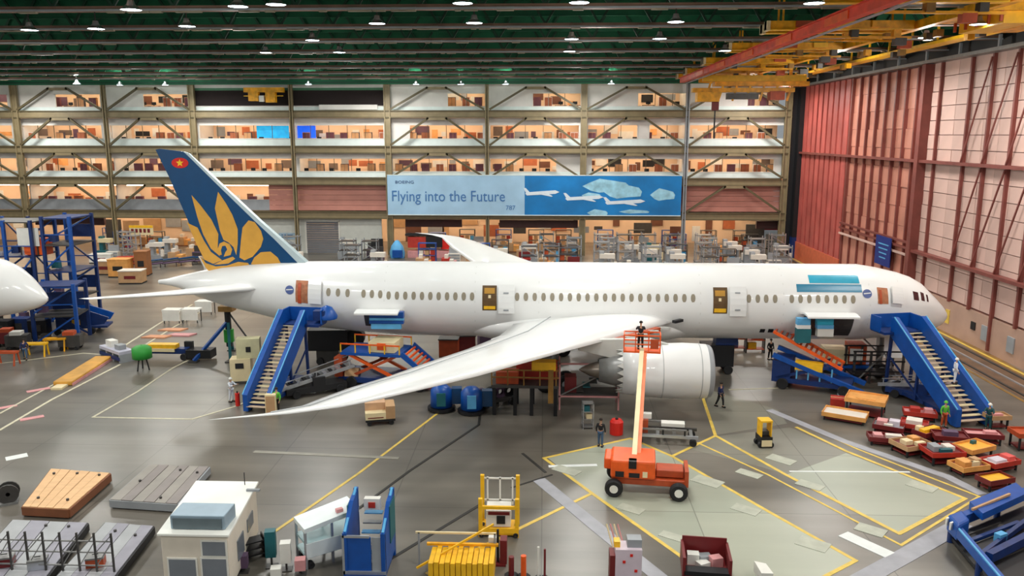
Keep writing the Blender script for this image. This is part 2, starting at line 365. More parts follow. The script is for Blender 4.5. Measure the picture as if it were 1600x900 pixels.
wallrow(128, 172, 145, 166, [(-560, -440), (-420, -200), (-60, 18), (92, 162), (228, 299), (700, 760), (832, 907), (995, 1076), (1165, 1226)])
wallrow(184, 228, 195, 217, [(-580, -440), (-420, -280), (-265, -130), (-110, -60), (-50, 20), (35, 160), (172, 300), (312, 454), (457, 600), (640, 755), (765, 905), (918, 996), (1014, 1070), (1077, 1225)])
wallrow(240, 278, 248, 269, [(-580, -440), (-420, -280), (-265, -130), (-110, 22), (34, 164), (170, 300), (309, 454), (466, 602), (612, 757), (765, 870), (925, 1068), (1077, 1212)])
MB().bb((XL, YW, zz(331)), (X(415, YW), YW + .25, zz(314))).build('parapet', mGreyP, wb)
# boarded pink panels, the light timber lines between boards are joints
for o0, o1 in ((415, 457), (460, 603), (606, 1072), (1075, 1236)):
    x0, x1 = X(o0, YW), X(o1, YW); z0, z1 = zz(331), zz(290)
    for k in range(5):
        a = z0 + (z1 - z0) * k / 5; MB().bb((x0, YW, a + .03), (x1, YW + .2 + .02 * (k % 2), a + (z1 - z0) / 5 - .01)).build('cladding_board', mPinkW, wb)
mDk2 = [M('interior_%s' % n, c, .6, 0, .12) for n, c in (('rust', (186,104,64)), ('amber', (236,170,104)), ('brown', (112,70,50)), ('plum', (100,72,92)))]
# rooms behind: back wall, ceiling, light strips, partitions
for r, (a, b) in enumerate(ROWS):
    z1, z0 = (zz(a), zz(b)); z1 = zz([132, 184, 240, 290][r])
    MB().bb((XL, WY + 7.5, z0), (XR, WY + 7.7, z1)).build('office_wall', mOffice, wb)
    for i in range(9):
        x0, x1 = CX[i], CX[i + 1]
        if r == 0 and i in (3, 4): continue
        if r == 3 and i > 3: continue
        MB().bb((x0 - .08, WY + 1.5, z0), (x0 + .08, WY + 7.5, z1)).build('partition', mFacW, wb)
        xx = x0 + .6
        while xx < x1 - 1.6:
            wd_ = rnd.uniform(.7, 2.4); hh = rnd.uniform(.6, 1.5); zb_ = z0 + rnd.uniform(.9, 1.8); yy = WY + rnd.choice((4.2, 5.6, 7.4, 7.4))
            wcol = rnd.choice((mDk2[0], mDk2[1], mDk2[2], mDk2[3], mWhite, mWhite, mGreyP, mOfficeF, mDark))
            MB().bb((xx, yy, zb_), (min(xx + wd_, x1 - .3), yy + .08, min(zb_ + hh, z1 - .4))).build(rnd.choice(('wall_board', 'screen_panel', 'wall_shelf')), wcol, wb)
            xx += wd_ + rnd.uniform(.15, 1.2)
        for yy in (WY + 3., WY + 5.6):
            MB().bb((x0 + 1, yy - .35, z1 - .32), (x1 - 1, yy + .35, z1 - .22)).build('light_panel', mStrip, wb)
# ground floor: deep open bays, white wall with a roller door
zg = zz(343)
MB().bb((XL, 141, 0), (XR, 141.3, zg + 1)).build('shop_wall', mOffice, wb)
MB().bb((XL, 126, zg), (XR, 141, zg + .25)).build('shop_ceiling', mFacW, wb)
for i in range(9):
    for yy in (129, 133.5, 138): MB().bb((CX[i] + 1.2, yy - .3, zg - .22), (CX[i + 1] - 1.2, yy + .3, zg - .12)).build('light_panel', mStrip, wb)
xa, xb, xc, xd = X(372, YW), X(472, YW), X(523, YW), X(592, YW)
MB().bb((xa, YW, 0), (xb, YW + .3, zg)).bb((xc, YW, 0), (xd, YW + .3, zg)).bb((xb, YW, zz(348)), (xc, YW + .3, zg)).build('wall_panel', M('clinic_white', (214,216,208), .5, 0, .04), wb)
d1 = struct('door_1')
m = MB()
for k in range(14): m.bb((xb, YW - .02, .02 + k * .36), (xc, YW + .1, .34 + k * .36))
m.build('shutter', M('shutter_grey', (112,116,122), .5, 0, .06), d1)
MB().bb((xb - .25, YW - .1, 0), (xb, YW + .1, 5.1)).bb((xc, YW - .1, 0), (xc + .25, YW + .1, 5.1)).bb((xb - .25, YW - .1, 5.0), (xc + .25, YW + .1, 5.3)).build('door_frame', mWhite, d1)
for k in range(46):
    px = -120 + k * 30 + rnd.uniform(-8, 8); yy = rnd.choice((131, 136, 140.7)); xx = X(px, yy)
    MB().bb((xx, yy, rnd.uniform(1.2, 3.0)), (xx + rnd.uniform(1, 3.2), yy + .15, rnd.uniform(3.3, 4.8))).build(rnd.choice(('hanging_panel', 'wall_board')), rnd.choice((mDk2[0], mDk2[2], mDk2[3], mWhite, mGreyP, mMaroon, mGreyD, mBox)), wb)
for p0, p1, yy in ((780, 905, 127), (630, 720, 127.5), (1190, 1228, 127), (40, 150, 128)):
    MB().bb((X(p0, yy), yy, zg - 1.5), (X(p1, yy), yy + .6, zg - .3)).build('air_duct', M('dark_duct', (70, 40, 38), .6), wb)
# dark crane bay, top storey: solid slab with the bay's shade as its colour
x0, x1 = X(307, YW), X(601, YW)
MB().bb((x0, YW - .25, zz(164)), (x1, YW - .05, zz(140))).build('bay_shade_slab', M('unlit_bay', (34, 24, 24), .9), wb)
MB().bb((x0, YW - .4, zz(140)), (x1, YW - .05, zz(136))).build('lintel', M('lintel_green', (60,110,80), .6), wb)
MB().bb((X(502, YW), YW - .6, zz(171)), (X(592, YW), YW - .3, zz(163))).build('ledge', mFacW, wb)
ck = thing('crane_hoist', 'yellow crane hoist carriage in the dark top-storey bay above the tail', 'crane', (X(412, 124), 124.2, zz(160)))
MB().bb((-2.6, -.5, 1.5), (3.4, .3, 2.2)).build('bridge', mCrane, ck); MB().bb((-1.9, -.6, .2), (-.4, .2, 1.5)).bb((.7, -.6, 0), (2.2, .2, 1.5)).build('trolley', mCrane, ck)
MB().bb((-.25, -.7, .1), (.5, -.3, 1.)).build('cab_window', mWhite, ck); MB().bb((-2.6, -.55, .9), (3.4, -.45, 1.)).build('rail', mYel, ck)

# ---- long banner
bz0, bz1 = zz(335), zz(274); bx0, bx1, bm_ = X(603, 124.4), X(1068, 124.4), X(820, 124.4)
bn = thing('hanging_banner', 'long blue printed banner reading Flying into the Future on the office wall', 'banner', (bx0, 124.3, bz0))
H = bz1 - bz0; W1 = bm_ - bx0; W2 = bx1 - bx0
MB().bb((0, 0, 0), (W1, .08, H)).build('pale_panel', M('banner_pale', (160, 196, 222), .6, 0, .10, .3), bn)
MB().bb((W1, 0, 0), (W2, .08, H)).build('blue_panel', M('banner_blue', (0, 118, 186), .6, 0, .22, .25), bn)
MB().bb((0, -.03, -.12), (W2, .1, 0)).bb((0, -.03, H), (W2, .1, H + .1)).build('hem_rail', mPara, bn)
mTxt = M('banner_ink', (62, 112, 168), .6, 0, 0)
text('lettering', 'Flying into the Future', mTxt, bn, (.55, -.02, 2.05), 2.35, sx=.86); text('lettering', 'BOEING', M('banner_ink_dark', (40, 70, 120), .6, 0, 0), bn, (1.2, -.02, 4.75), .62, sx=1.3); text('lettering', '787', mTxt, bn, (W1 - 2.9, -.02, .75), 1.0)
mCl = M('banner_cloud', (150, 200, 220), .6, 0, .3, .8)
for ci, (cx, cz, a, b) in enumerate(((12.5,4.4,3.4,1.0),(15,3.6,2.8,1.1),(10.2,3.0,1.4,.4),(16.8,.55,2.2,.3),(21,3.1,1.8,.9),(11.2,.35,1.5,.5))):
    MB().xz([(W1 + cx + a*math.cos(t*math.pi/5)*(1+.15*math.sin(t*3)), cz + b*math.sin(t*math.pi/5)*(1+.2*math.cos(t*2))) for t in range(10)], -.008 - .003 * ci, 0).build('cloud_print', mCl, bn)
for cx, cz, sc in ((4.6, 3.35, .9), (11.0, 2.6, 1.0), (17.2, 2.0, 1.05)):
    s = sc; ox = W1 + cx - 2
    pl = MB().xz([(ox-2.8*s, cz-.1), (ox-2.5*s, cz-.38), (ox+2.3*s, cz-.12), (ox+3.0*s, cz+.15), (ox+2.3*s, cz+.42), (ox-2.5*s, cz+.1)], -.034, 0)
    pl.xz([(ox-2.6*s, cz-.1), (ox-3.1*s, cz+.75), (ox-2.7*s, cz+.75), (ox-1.9*s, cz)], -.037, 0).xz([(ox-.9*s, cz-.1), (ox+1.6*s, cz-.55), (ox+1.9*s, cz-.5), (ox+.7*s, cz+.1)], -.04, 0)
    pl.build('aeroplane_print', M('banner_plane', (214, 226, 234), .6, 0, .05), bn)

# ---- screens and office furniture behind the windows
for o0, o1, mt, lb in ((400, 450, mScreenC, 'cyan lit display wall behind the second-storey window left of the blue one'), (462, 492, mScreenB, 'bright blue lit display behind the second-storey window')):
    t = tag(MB().bb((X(o0, 127), 127.4, zz(216)), (X(o1, 127), 127.6, zz(196))).build('display_screen', mt), lb, 'screen')
mDk = [M('desk_%s' % n, c, .6, 0, .15) for n, c in (('brown', (120,72,48)), ('tan', (206,150,100)), ('white', (224,214,204)), ('rust', (168,92,56)), ('slate', (70,66,76)), ('plum', (110,60,70)))]
def desk(mat):
    t = thing('office_desk', 'x', 'desk')
    MB().bb((-.9, -.4, .68), (.9, .4, .74)).build('desk_top', mat, t); MB().bb((-.88, -.38, 0), (-.8, .38, .68)).bb((.8, -.38, 0), (.88, .38, .68)).build('side_panel', mat, t)
    MB().bb((-.35, -.02, .85), (.35, .04, 1.3)).bb((-.06, 0, .74), (.06, .05, .9)).build('monitor', mDark, t); return t
def cab(mat):
    t = thing('office_cabinet', 'x', 'cabinet'); MB().bb((-.6, -.25, 0), (.6, .25, 2.0)).build('body', mat, t); MB().bb((-.55, -.28, .08), (-.02, -.25, 1.92)).bb((.02, -.28, .08), (.55, -.25, 1.92)).build('door', mDk[rnd.randrange(6)], t); return t
PR = [desk(mDk[0]), desk(mDk[2]), desk(mDk[3]), cab(mDk[1]), cab(mDk[4]), cab(mDk[5]), cab(mDk[0]), cab(mDk[2])]
PC = ['brown desk', 'pale desk', 'rust desk', 'tan tall cabinet', 'slate tall cabinet', 'plum tall cabinet', 'brown tall cabinet', 'pale tall cabinet']
used = set(); SN = ['top', 'second', 'third', 'fourth']
BN = ['far left', 'far left bay', 'left of the tail', 'above the tail', 'left of banner', 'above banner start', 'above banner middle', 'above banner end', 'beside hangar doors']
ORDN = ['first', 'second', 'third', 'fourth', 'fifth', 'sixth', 'seventh', 'eighth', 'ninth', 'tenth', 'eleventh', 'twelfth']
for r in range(4):
    a, b = ROWS[r]; z0 = zz(b) + .02
    for i in range(1, 9):
        if (r == 0 and i in (3, 4)) or (r == 3 and i > 3): continue
        cnt = {}
        for k in range(7):
            x = CX[i] + 1.3 + (CX[i+1] - CX[i] - 2.6) * (k + rnd.uniform(-.12, .12)) / 6; q = rnd.randrange(8); cnt[q] = cnt.get(q, 0) + 1
            lb = '%s, %s storey %s, %s from left' % (PC[q], SN[r], BN[i], ORDN[cnt[q] - 1]); gr = PC[q] + 's on the %s office storey' % SN[r]
            zl = zz((166, 217, 269, 314)[r]) - z0 - .75
            if q > 2: zl += -.9
            P3 = (x, WY + 2.0 + rnd.uniform(0, 1.1), z0 + max(.02, zl * 0 + .02))
            if q in used: dup(PR[q], P3, 0, lb, gr)
            else: used.add(q); PR[q].location = P3; PR[q]['label'] = lb; PR[q]['group'] = gr
for q in range(8):
    if q not in used: bpy.data.objects.remove(PR[q])

# ================================================================ HANGAR DOOR WALL (right)
wr = struct('wall_right')
ZT = 25.3
# near leaf: panels in a grid
YA_, YB_ = 84.5, 40.0
MB().bb((DX + .25, 20, 0), (DX + .6, 124.5, ZT + .3)).build('backing', mRib, wr)
def panel_mesh(name, w_, h_, mt, bev=.04):
    return MB().bb((0, -w_/2 + .02, -h_/2 + .02), (.25, w_/2 - .02, h_/2 - .02)).build(name, mt, wr)
pm = panel_mesh('door_panel', 2.6, 1.36, mDoorP); first = True; n = 0
zrows = 16
for j in range(zrows):
    for k in range(13):
        y = YA_ - 1.3 - k * 2.6; z = 3.2 + j * 1.385
        o = pm if first else pm.copy()
        if not first: COL.objects.link(o)
        first = False; o.location = (DX + rnd.uniform(-.03, .03), y, z + .7)
MB().bb((DX, 20, 2.6), (DX + .25, 50, ZT)).build('door_leaf', mDoorP, wr)
MB().bb((DX - .1, 20, 0), (DX + .25, 84.5, 3.05)).build('kick_band', M('kick_band', (184,150,132), .5, 0, .1, .5), wr)
# middle leaf, set slightly forward
for k in range(8):
    y = 105 - k * 2.56
    for j in range(9): MB().bb((DX + .0 + rnd.uniform(-.05, .1), y - 2.44, 6.8 + j * 2.05), (DX + .3, y, 6.8 + j * 2.05 + 2.02)).build('door_panel', mDoorP2, wr)
    MB().bb((DX - .32, y - .16, 0), (DX + .1, y + .12, ZT)).build('rib', mRib, wr)
MB().bb((DX - .1, 84.5, .0), (DX + .3, 105.2, 6.75)).build('lower_leaf', mDoorP2, wr)
for z in (6.0, 6.7, 7.3): MB().bb((DX - .62, 84.4, z), (DX - .35, 105.3, z + .22)).build('girt', mDoorP if z == 6.0 else mRib, wr)
MB().bb((DX - .9, 84.2, 0), (DX + .2, 85.0, ZT)).build('leaf_edge', mRib, wr)
# far leaf: red corrugated
for k in range(9):
    y = 123.4 - k * 2.03
    MB().bb((DX - .28, y - 1.45, 2.6), (DX + .3, y, ZT)).build('corrugation', mDoorR, wr); MB().bb((DX, y - 2.0, 2.6), (DX + .3, y - 1.45, ZT)).build('recess', mRib, wr)
MB().bb((DX - .4, 105.3, 0), (DX + .3, 123.5, 2.6)).build('kick_band', M('kick_orange', (206,104,70), .5, 0, .1), wr)
MB().bb((DX - .2, 104.9, 0), (DX + .3, 106.4, ZT)).build('leaf_edge', mRib, wr)
MB().bb((DX - .9, 123.5, 3.2), (DX + .4, 124.8, 26)).build('guide_post', mBlack, wr); MB().bb((DX - .9, 123.5, 0), (DX + .4, 124.8, 3.2)).build('post_base', mBlueD, wr)
for z in (15.7, 6.6): MB().bb((DX - .75, 20, z), (DX - .05, 123.4 if z > 10 else 84.5, z + .28)).build('girt', mRib, wr)
for y in (82.2, 76.6, 73, 69.2, 65.6, 62, 58, 54):
    MB().bb((DX - .3, y - .11, .2 if y in (69.2, 62, 54) else 3), (DX, y + .14, ZT)).build('column', mRib, wr)
for ya, yb in ((76.6, 73), (73, 69.2), (69.2, 65.6), (65.6, 62), (62, 58)):
    for za, zb in ((16, 25), (6.9, 15.6)): MB().beam((DX - .4, ya, za), (DX - .4, yb, zb), .12).build('brace', mRib, wr)
for y in (70, 66, 62): MB().bb((DX - .2, y - .5, .9), (DX - .08, y + .5, 2.2)).build('vent', mGreyP, wr)
MB().bb((DX - .2, 71.6, 1.4), (DX - .08, 72.3, 2.1)).build('vent', mBlack, wr)
MB().bb((DX - .17, 76.3, .9), (DX - .1, 77.0, 2.2)).build('safety_sign', mLine, wr)
# top runway of the doors
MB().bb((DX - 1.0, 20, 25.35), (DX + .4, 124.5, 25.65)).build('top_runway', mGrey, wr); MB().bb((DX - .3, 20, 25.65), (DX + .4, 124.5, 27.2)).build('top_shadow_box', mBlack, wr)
for k in range(12): MB().bb((DX - 1.0, 45 + 6.5 * k, 25.65), (DX - .8, 45.25 + 6.5 * k, 26.6)).build('runway_post', mGreyP, wr)
sg = thing('door_notice', 'blue notice board with pale lines on the hangar door above the cockpit', 'sign', (DX - .75, 90.8, 4.2))
MB().bb((-.1, -2.0, 0), (0, 2.0, 3.2)).build('board', M('notice_blue', (8, 40, 120), .5, 0, .05), sg)
for k in range(4): MB().bb((-.13, -1.5 + .2 * k, 2.3 - k * .5), (-.1, 1.2 - .15 * k, 2.42 - k * .5)).build('text_line', mBlueL, sg)

# ================================================================ CRANES (top right)
cr = thing('crane_bridge', 'long red crane beam running under the roof beside the yellow girders', 'crane', (17.9, 48, 25.1))
MB().bb((-.3, -6, 0), (.3, 62, .55)).build('beam', mCraneR, cr); MB().bb((-.5, -6, .55), (.5, 62, .62)).build('flange', mCraneR, cr); MB().bb((.45, -6, -.12), (.55, 62, 0)).build('power_rail', mGreyP, cr)
for k in range(5): MB().bb((-.36, k * 11 + 2, .02), (-.3, k * 11 + 6, .5)).build('beam_highlight', mOrange, cr)  # highlights on the red beam, coloured in as orange strips
cw = thing('crane_walkway', 'yellow crane girder with railed walkway running above the hangar doors', 'crane', (33.2, 42, 25.85))
MB().bb((-.35, 0, 0), (.35, 80, .34)).build('walkway', mYel, cw); MB().bb((-7.4, 0, -.12), (-6.8, 80, .42)).build('girder', mCrane, cw); MB().bb((-1.0, 0, 1.9), (-.5, 80, 2.4)).build('upper_girder', mCrane, cw)
MB().bb((-1.0, 0, .0), (-.35, 80, .25)).build('rail', mYel, cw)
for k in range(17): MB().bb((-.95, k * 4.8 + .0, .3), (-.8, k * 4.8 + .18, 2.0)).build('rail_post', mYel, cw)
STP = ['nearest', 'second nearest', 'third nearest', 'fourth nearest', 'fifth nearest', 'sixth nearest', 'seventh nearest', 'eighth nearest', 'ninth nearest', 'farthest']
for i in range(10):
    y = 44.8 + 4.6 * (1 + (3 * i + 1) // 2) + (-1.2 if i % 2 == 0 else 1.4) - (4.6 if i == 9 else 0)
    t = thing('crane_girder', 'yellow cross girder of the stepped crane row, %s of the ten' % STP[i], 'girder', (15.2 + i * .22, y, 25.73), 0, 'stepped yellow crane girders')
    L_ = 25.55 - (15.2 + i * .22)
    MB().bb((0, -.3, 0), (L_, .3, .55)).build('girder', mCrane, t); MB().bb((0, -.36, -.06), (L_, .36, 0)).build('flange', mYel, t)
    MB().bb((0, -.4, -.1), (.25, .4, .55)).build('end_plate', mCream, t)
    for xx in (1.2, L_ - .6): MB().bb((xx - .06, -.06, .55), (xx + .06, .06, 4.28)).build('hanger', mCrane, t)
    for k in range(5): MB().bb((3 + k * 2.9, -.28, -.55), (3.5 + k * 2.9, .28, -.06)).build('trolley_wheel', (mCrane, mOchre, mGreyD)[(k + i) % 3], t)
    MB().beam((3, 0, -.5), (L_, 0, -.6), .16).build('tie_rod', mCrane, t)
    for k in range(3): MB().bb((2 + 2.6 * k, -.5, .1), (3.2 + 2.6 * k, .5, .52)).build('gear_case', (mCrane, mOrD, mYel)[(i + k) % 3], t)
    MB().bb((8 + i % 3, -.1, -1.1), (8.8 + i % 3, .5, -.6)).build('motor_box', mGreyD if i % 2 else mOrD, t)
tr = thing('crane_trolley', 'lower yellow crane trolley hanging in front of the office wall at upper right', 'crane', (24, 100, 22.2))
for xx in (-4, 0, 5): MB().bb((xx - .15, -.15, 2.4), (xx + .15, .15, 4.12)).build('hanger', mCrane, tr)
MB().bb((-6.5, -.6, 1.2), (5.4, .6, 1.7)).build('lower_beam', mCrane, tr); MB().bb((-4, -.8, 1.9), (7, .8, 2.4)).build('upper_beam', mCrane, tr)
MB().bb((-5.5, -1.2, 2.4), (6.5, -.8, 3.1)).build('upper_beam', mYel, tr)
for k in range(7): MB().beam((-5 + k * 1.6, -.4, .2 + .2 * (k % 2)), (-4.2 + k * 1.6, -.4, 3.2), .22).build('strut', mYel if k % 2 else mCrane, tr)
MB().bb((-6, -.9, .1), (-3.4, .6, 1.2)).build('hoist_drum', mCrane, tr); MB().bb((2.5, -.9, .3), (4.2, .4, 1.3)).build('winch', mOrD, tr); MB().bb((-2.4, -.7, .4), (1.2, .5, 1.1)).build('cab', mGreyD, tr)
MB().tube((-3.7, 0, -4.2), (-3.7, 0, .2), .09).build('hoist_rope', mBlack, tr); MB().bb((-4.1, -.2, -.9), (-3.3, .2, .1)).build('hook_block', mMaroon, tr)

t = thing('crane_trolley', 'large yellow crane carriage under the roof at the top right corner', 'crane', (29.0, 55, 25.3))
MB().bb((-2.3, -3.2, .5), (3.0, 3.2, 1.02)).build('carriage_frame', mCrane, t); MB().bb((-1.4, -2.8, -.2), (.4, 2.6, .5)).build('hoist_drum', mYel, t); MB().bb((1.0, -2.9, -.1), (2.6, 2.9, .5)).build('drive_box', mCrane, t)
for k in range(5): MB().bb((-1.7, -3 + 1.4 * k, -.1), (-1.55, -2.85 + 1.4 * k, 1.0)).build('strut', mOrD, t)
# ================================================================ AIRCRAFT
AY = 62.3
prof = [(248,437.5,443.5),(266,434.5,446),(281,430.5,450),(310,424,464),(350,416,477),(400,411,489),(440,409,499),(500,408.5,510),(560,408.5,516),(620,408.5,521),(700,409,524),(760,409.5,525),
        (1340,413,527),(1370,418,526.5),(1400,425,525),(1420,432,523),(1436,441,520),(1450,455,516),(1462,467,512),(1471,477,507),(1477,486,500),(1479,490,496)]
ST = []
for px, a, b in prof:
    pt, pb = at(px, a, AY), at(px, b, AY); ST.append([pt.x, (pt.z + pb.z) / 2, (pt.z - pb.z) / 2])
RC = sum(s[2] for s in ST[11:13]) / 2; zc0 = (ST[11][1] + ST[12][1]) / 2
for s in ST[10:14]:
    if ST[11][0] - 4 < s[0] < ST[12][0] + .1: s[1] = zc0; s[2] = RC
def sec(x):
    if x <= ST[0][0]: return ST[0][1], ST[0][2]
    for a, b in zip(ST[:-1], ST[1:]):
        if a[0] <= x <= b[0]:
            t = (x - a[0]) / (b[0] - a[0]); return a[1] + (b[1] - a[1]) * t, a[2] + (b[2] - a[2]) * t
    return ST[-1][1], ST[-1][2]
def hp(x, t, off=0.):
    zc, r = sec(x); r += off; return (x, AY - r * math.cos(t), zc + r * math.sin(t))
def hull(px, py):
    Y = AY - RC
    for _ in range(12):
        p = at(px, py, Y); zc, r = sec(p.x); q = max(-1, min(1, (p.z - zc) / r)); t = math.asin(q); Y = AY - r * math.cos(t)
    return p.x, t
plane = thing('airliner', 'white twin-engine wide-body airliner with blue tail fin and gold lotus filling the hall', 'airplane', (0, AY, 0))

def pb(m, name, mat, par=None, smooth=False, **k):
    m.v = [(a, b - AY, c) for a, b, c in m.v]; return m.build(name, mat, par or plane, smooth=smooth, **k)
# fuselage skin
m = MB(); NS = 48; xs = []
for a, b in zip(ST[:-1], ST[1:]):
    n = max(1, int((b[0] - a[0]) / 1.2)); xs += [a[0] + (b[0] - a[0]) * k / n for k in range(n)]
xs.append(ST[-1][0])
for x in xs:
    for i in range(NS):
        m.v.append(hp(x, 2 * math.pi * i / NS))
for j in range(len(xs) - 1):
    for i in range(NS):
        i2 = (i + 1) % NS; m.f.append((j*NS+i, (j+1)*NS+i, (j+1)*NS+i2, j*NS+i2))
m.f.append(tuple(range(NS))); m.f.append(tuple((len(xs)-1)*NS + i for i in reversed(range(NS))))
pb(m, 'fuselage', mHull, smooth=True)
def patch(name, x0, x1, t0, t1, mat, off=.02, th=.05, par=None, nx=1, nt=5, slant=0):
    m = MB(); nx = max(nx, int(abs(x1 - x0) / 1.0) + 1)
    for o in (off, off - th):
        for i in range(nx + 1):
            for j in range(nt + 1):
                t = t0 + (t1 - t0) * j / nt; x = x0 + (x1 - x0) * i / nx + slant * j / nt; m.v.append(hp(x, t, o))
    K = (nx + 1) * (nt + 1); I = lambda i, j, k=0: k * K + i * (nt + 1) + j
    for i in range(nx):
        for j in range(nt): m.f += [(I(i,j), I(i+1,j), I(i+1,j+1), I(i,j+1))]
    for i in range(nx): m.f += [(I(i,0), I(i,0,1), I(i+1,0,1), I(i+1,0)), (I(i,nt), I(i+1,nt), I(i+1,nt,1), I(i,nt,1))]
    for j in range(nt): m.f += [(I(0,j), I(0,j+1), I(0,j+1,1), I(0,j,1)), (I(nx,j), I(nx,j,1), I(nx,j+1,1), I(nx,j+1))]
    return pb(m, name, mat, par)
def patchpx(name, a, b, mat, off=.02, **k):
    """hull patch given by two opposite corners seen on the near flank"""
    x0, t0 = hull(*a); x1, t1 = hull(*b); return patch(name, min(x0, x1), max(x0, x1), min(t0, t1), max(t0, t1), mat, off, **k)
# cabin windows (both flanks)
wpx = [513, 528, 543] + [568 + 13.05 * k for k in range(14)] + [808 + 13.75 * k for k in range(21)] + [1170, 1184, 1197, 1211] + [1237 + 13.7 * k for k in range(8)]
proto = {}
_, tw0 = hull(900, 464.5); hw = .30 / RC
for q, px in enumerate(wpx):
    x, _t = hull(px, 462)
    zc, r = sec(x)
    for side in (0, 1):
        if side == 1 and q % 2: continue
        key = (side, round(r, 2), round(zc, 2))
        if key not in proto:
            tt = tw0 + (.02 if px < 600 else 0); 
            t0_, t1_ = (tt - hw, tt + hw) if side == 0 else (math.pi - tt - hw, math.pi - tt + hw)
            m = MB(); cols_ = [(-.17, .0), (-.15, .16), (-.08, .3), (.08, .3), (.15, .16), (.17, 0), (.15, -.16), (.08, -.3), (-.08, -.3), (-.15, -.16)]
            tc = (t0_ + t1_) / 2; sg = 1 if side == 0 else -1
            fr = MB(); 
            for o in (.02, -.05): m.v += [(a, ) + hp(x, tc + sg * b / r, o)[1:] for a, b in cols_]
            m.f = [tuple(range(10))] + [(i, i + 10, (i + 1) % 10 + 10, (i + 1) % 10) for i in range(10)]
            ob = pb(m, 'cabin_window', mWinPane); ob.location = (x, 0, 0); proto[key] = ob
        else:
            c = proto[key].copy(); COL.objects.link(c); c.location = (x, 0, 0)
# mid doors (open doorways with the slab slid aside), hull coordinates from the flank
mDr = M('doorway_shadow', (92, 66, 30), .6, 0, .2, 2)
for px in (765, 1125):
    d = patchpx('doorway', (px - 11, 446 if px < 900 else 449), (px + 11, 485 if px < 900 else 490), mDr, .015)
    patchpx('door_sill', (px - 9, 478 if px < 900 else 482), (px + 9, 483 if px < 900 else 488), mYel, .05)
    patchpx('door_window', (px - 2, 461 if px < 900 else 466), (px + 2, 466 if px < 900 else 471), mCream, .05)
    patchpx('door_lining', (px - 8, 450 if px < 900 else 454), (px + 8, 459 if px < 900 else 463), M('lining_ochre', (186,136,44), .6), .04)
    s_ = patchpx('door', (px + 14, 447 if px < 900 else 450), (px + 39, 488 if px < 900 else 492), mHull, .30, th=.12)
    for dy in (8, 32): patchpx('door_grip', (px + 22, 450 + dy), (px + 30, 452 + dy), mGreyP, .34)
for px, y0, y1 in ((472, 438, 474), (1379, 449, 475)):
    patchpx('doorway', (px - 9, y0), (px + 9, y1), M('doorway_timber', (176, 112, 76), .6, 0, .25, 3), .03)
    patchpx('doorway_jamb', (px - 6, y0 + 4), (px - 1, y1), mOrD, .06)
    patchpx('door', (px + 12, y0 + 1), (px + 31, y1), mHull, .3, th=.12)
for px, py, r_ in ((452.5, 453, 7), (452.5, 443, 5), (1355, 459, 6.5)):
    if r_ == 5: continue
    x, t = hull(px, py); m = MB(); zc, r = sec(x)
    for k, rr in ((0, .34),):
        m.v += [hp(x + rr * math.cos(a * math.pi / 8), t + rr * math.sin(a * math.pi / 8) / r, .03) for a in range(16)]; m.f.append(tuple(range(16)))
    pb(m, 'round_emblem', M('emblem_blue', (74, 94, 150), .4, 0, .1))
    m = MB(); m.v = [hp(x + a, t + b / r, .045) for a, b in ((-.26, -.05), (.26, .02), (.26, .09), (-.26, .03))]; m.f = [(0, 1, 2, 3)]; pb(m, 'emblem_stripe', mHull)
# blue panels above the front windows
patchpx('film_panel', (1244, 444), (1347, 457), mCyanD, .02, nt=4); patchpx('film_panel', (1262, 430), (1343, 443), mCyan, .025, nt=4, slant=0)
# cockpit glass
for (a, b) in (((1426, 455), (1436, 470)), ((1437.5, 456), (1445, 471)), ((1446.5, 460), (1451, 472))): patchpx('cockpit_window', a, b, M('cockpit_glass', (70, 30, 32), .15, 0, .1), .02)
for dx in (1191, 1204): patchpx('hull_port', (dx - 3, 514), (dx + 3, 519), mBlack, .03)
# seams
for px in (600, 742, 842, 985, 1095, 1225, 1360, 1408): 
    x, _ = hull(px, 470); patch('skin_seam', x - .02, x + .02, -1.2, 1.45, M('seam_grey', (214, 214, 210), .5, 0, 0), .006, th=.01, nt=10)
# cargo doors: opening, raised flap, hanging covers
def cargo(pxa, pxb, ytop, ybot, cols_, lab):
    patchpx('cargo_opening', (pxa + 6, ytop + 3), (pxb - 4, ybot), mGreyD, .02)
    xa_, ta = hull(pxa, ytop); xb_, _ = hull(pxb, ytop); p = hp((xa_ + xb_) / 2, ta, 0)
    m = MB(); Y0 = p[1]; m.v = []; n = 6
    for i in range(n + 1):
        y = Y0 - 1.9 * i / n; z = p[2] + .16 * math.sin(i / n * math.pi) + .1 * i / n
        m.v += [(xa_, y, z), (xb_, y, z), (xa_, y, z + .12), (xb_, y, z + .12)]
    for i in range(n):
        k = 4 * i; m.f += [(k, k+4, k+5, k+1), (k+2, k+3, k+7, k+6), (k, k+2, k+6, k+4), (k+1, k+5, k+7, k+3)]
    m.f += [(0, 1, 3, 2), (4*n, 4*n+2, 4*n+3, 4*n+1)]
    pb(m, 'cargo_door', mHull, smooth=False)
    for (a, b, c, d, mt) in cols_:
        yc = Y0 - 1.35; A_, B_ = at(a, d, yc), at(b, c, yc); pb(MB().bb((A_.x, yc, A_.z), (B_.x, yc + .5, B_.z)), 'cargo_cover', mt)
cargo(562, 628, 484, 512, [(577, 630, 488, 497, mBlue), (577, 630, 497, 501, mBlueL), (577, 630, 501, 506, mBlue), (580, 626, 506, 514, mBlueL)], 0)
cargo(1250, 1329, 491, 524, [(1246, 1267, 498, 508, mBlueL), (1246, 1267, 508, 514, mHull), (1244, 1268, 514, 536, mTeal), (1277, 1303, 498, 508, mCyan), (1277, 1303, 508, 514, mBlueL), (1277, 1303, 514, 526, mHullGrey)], 0)
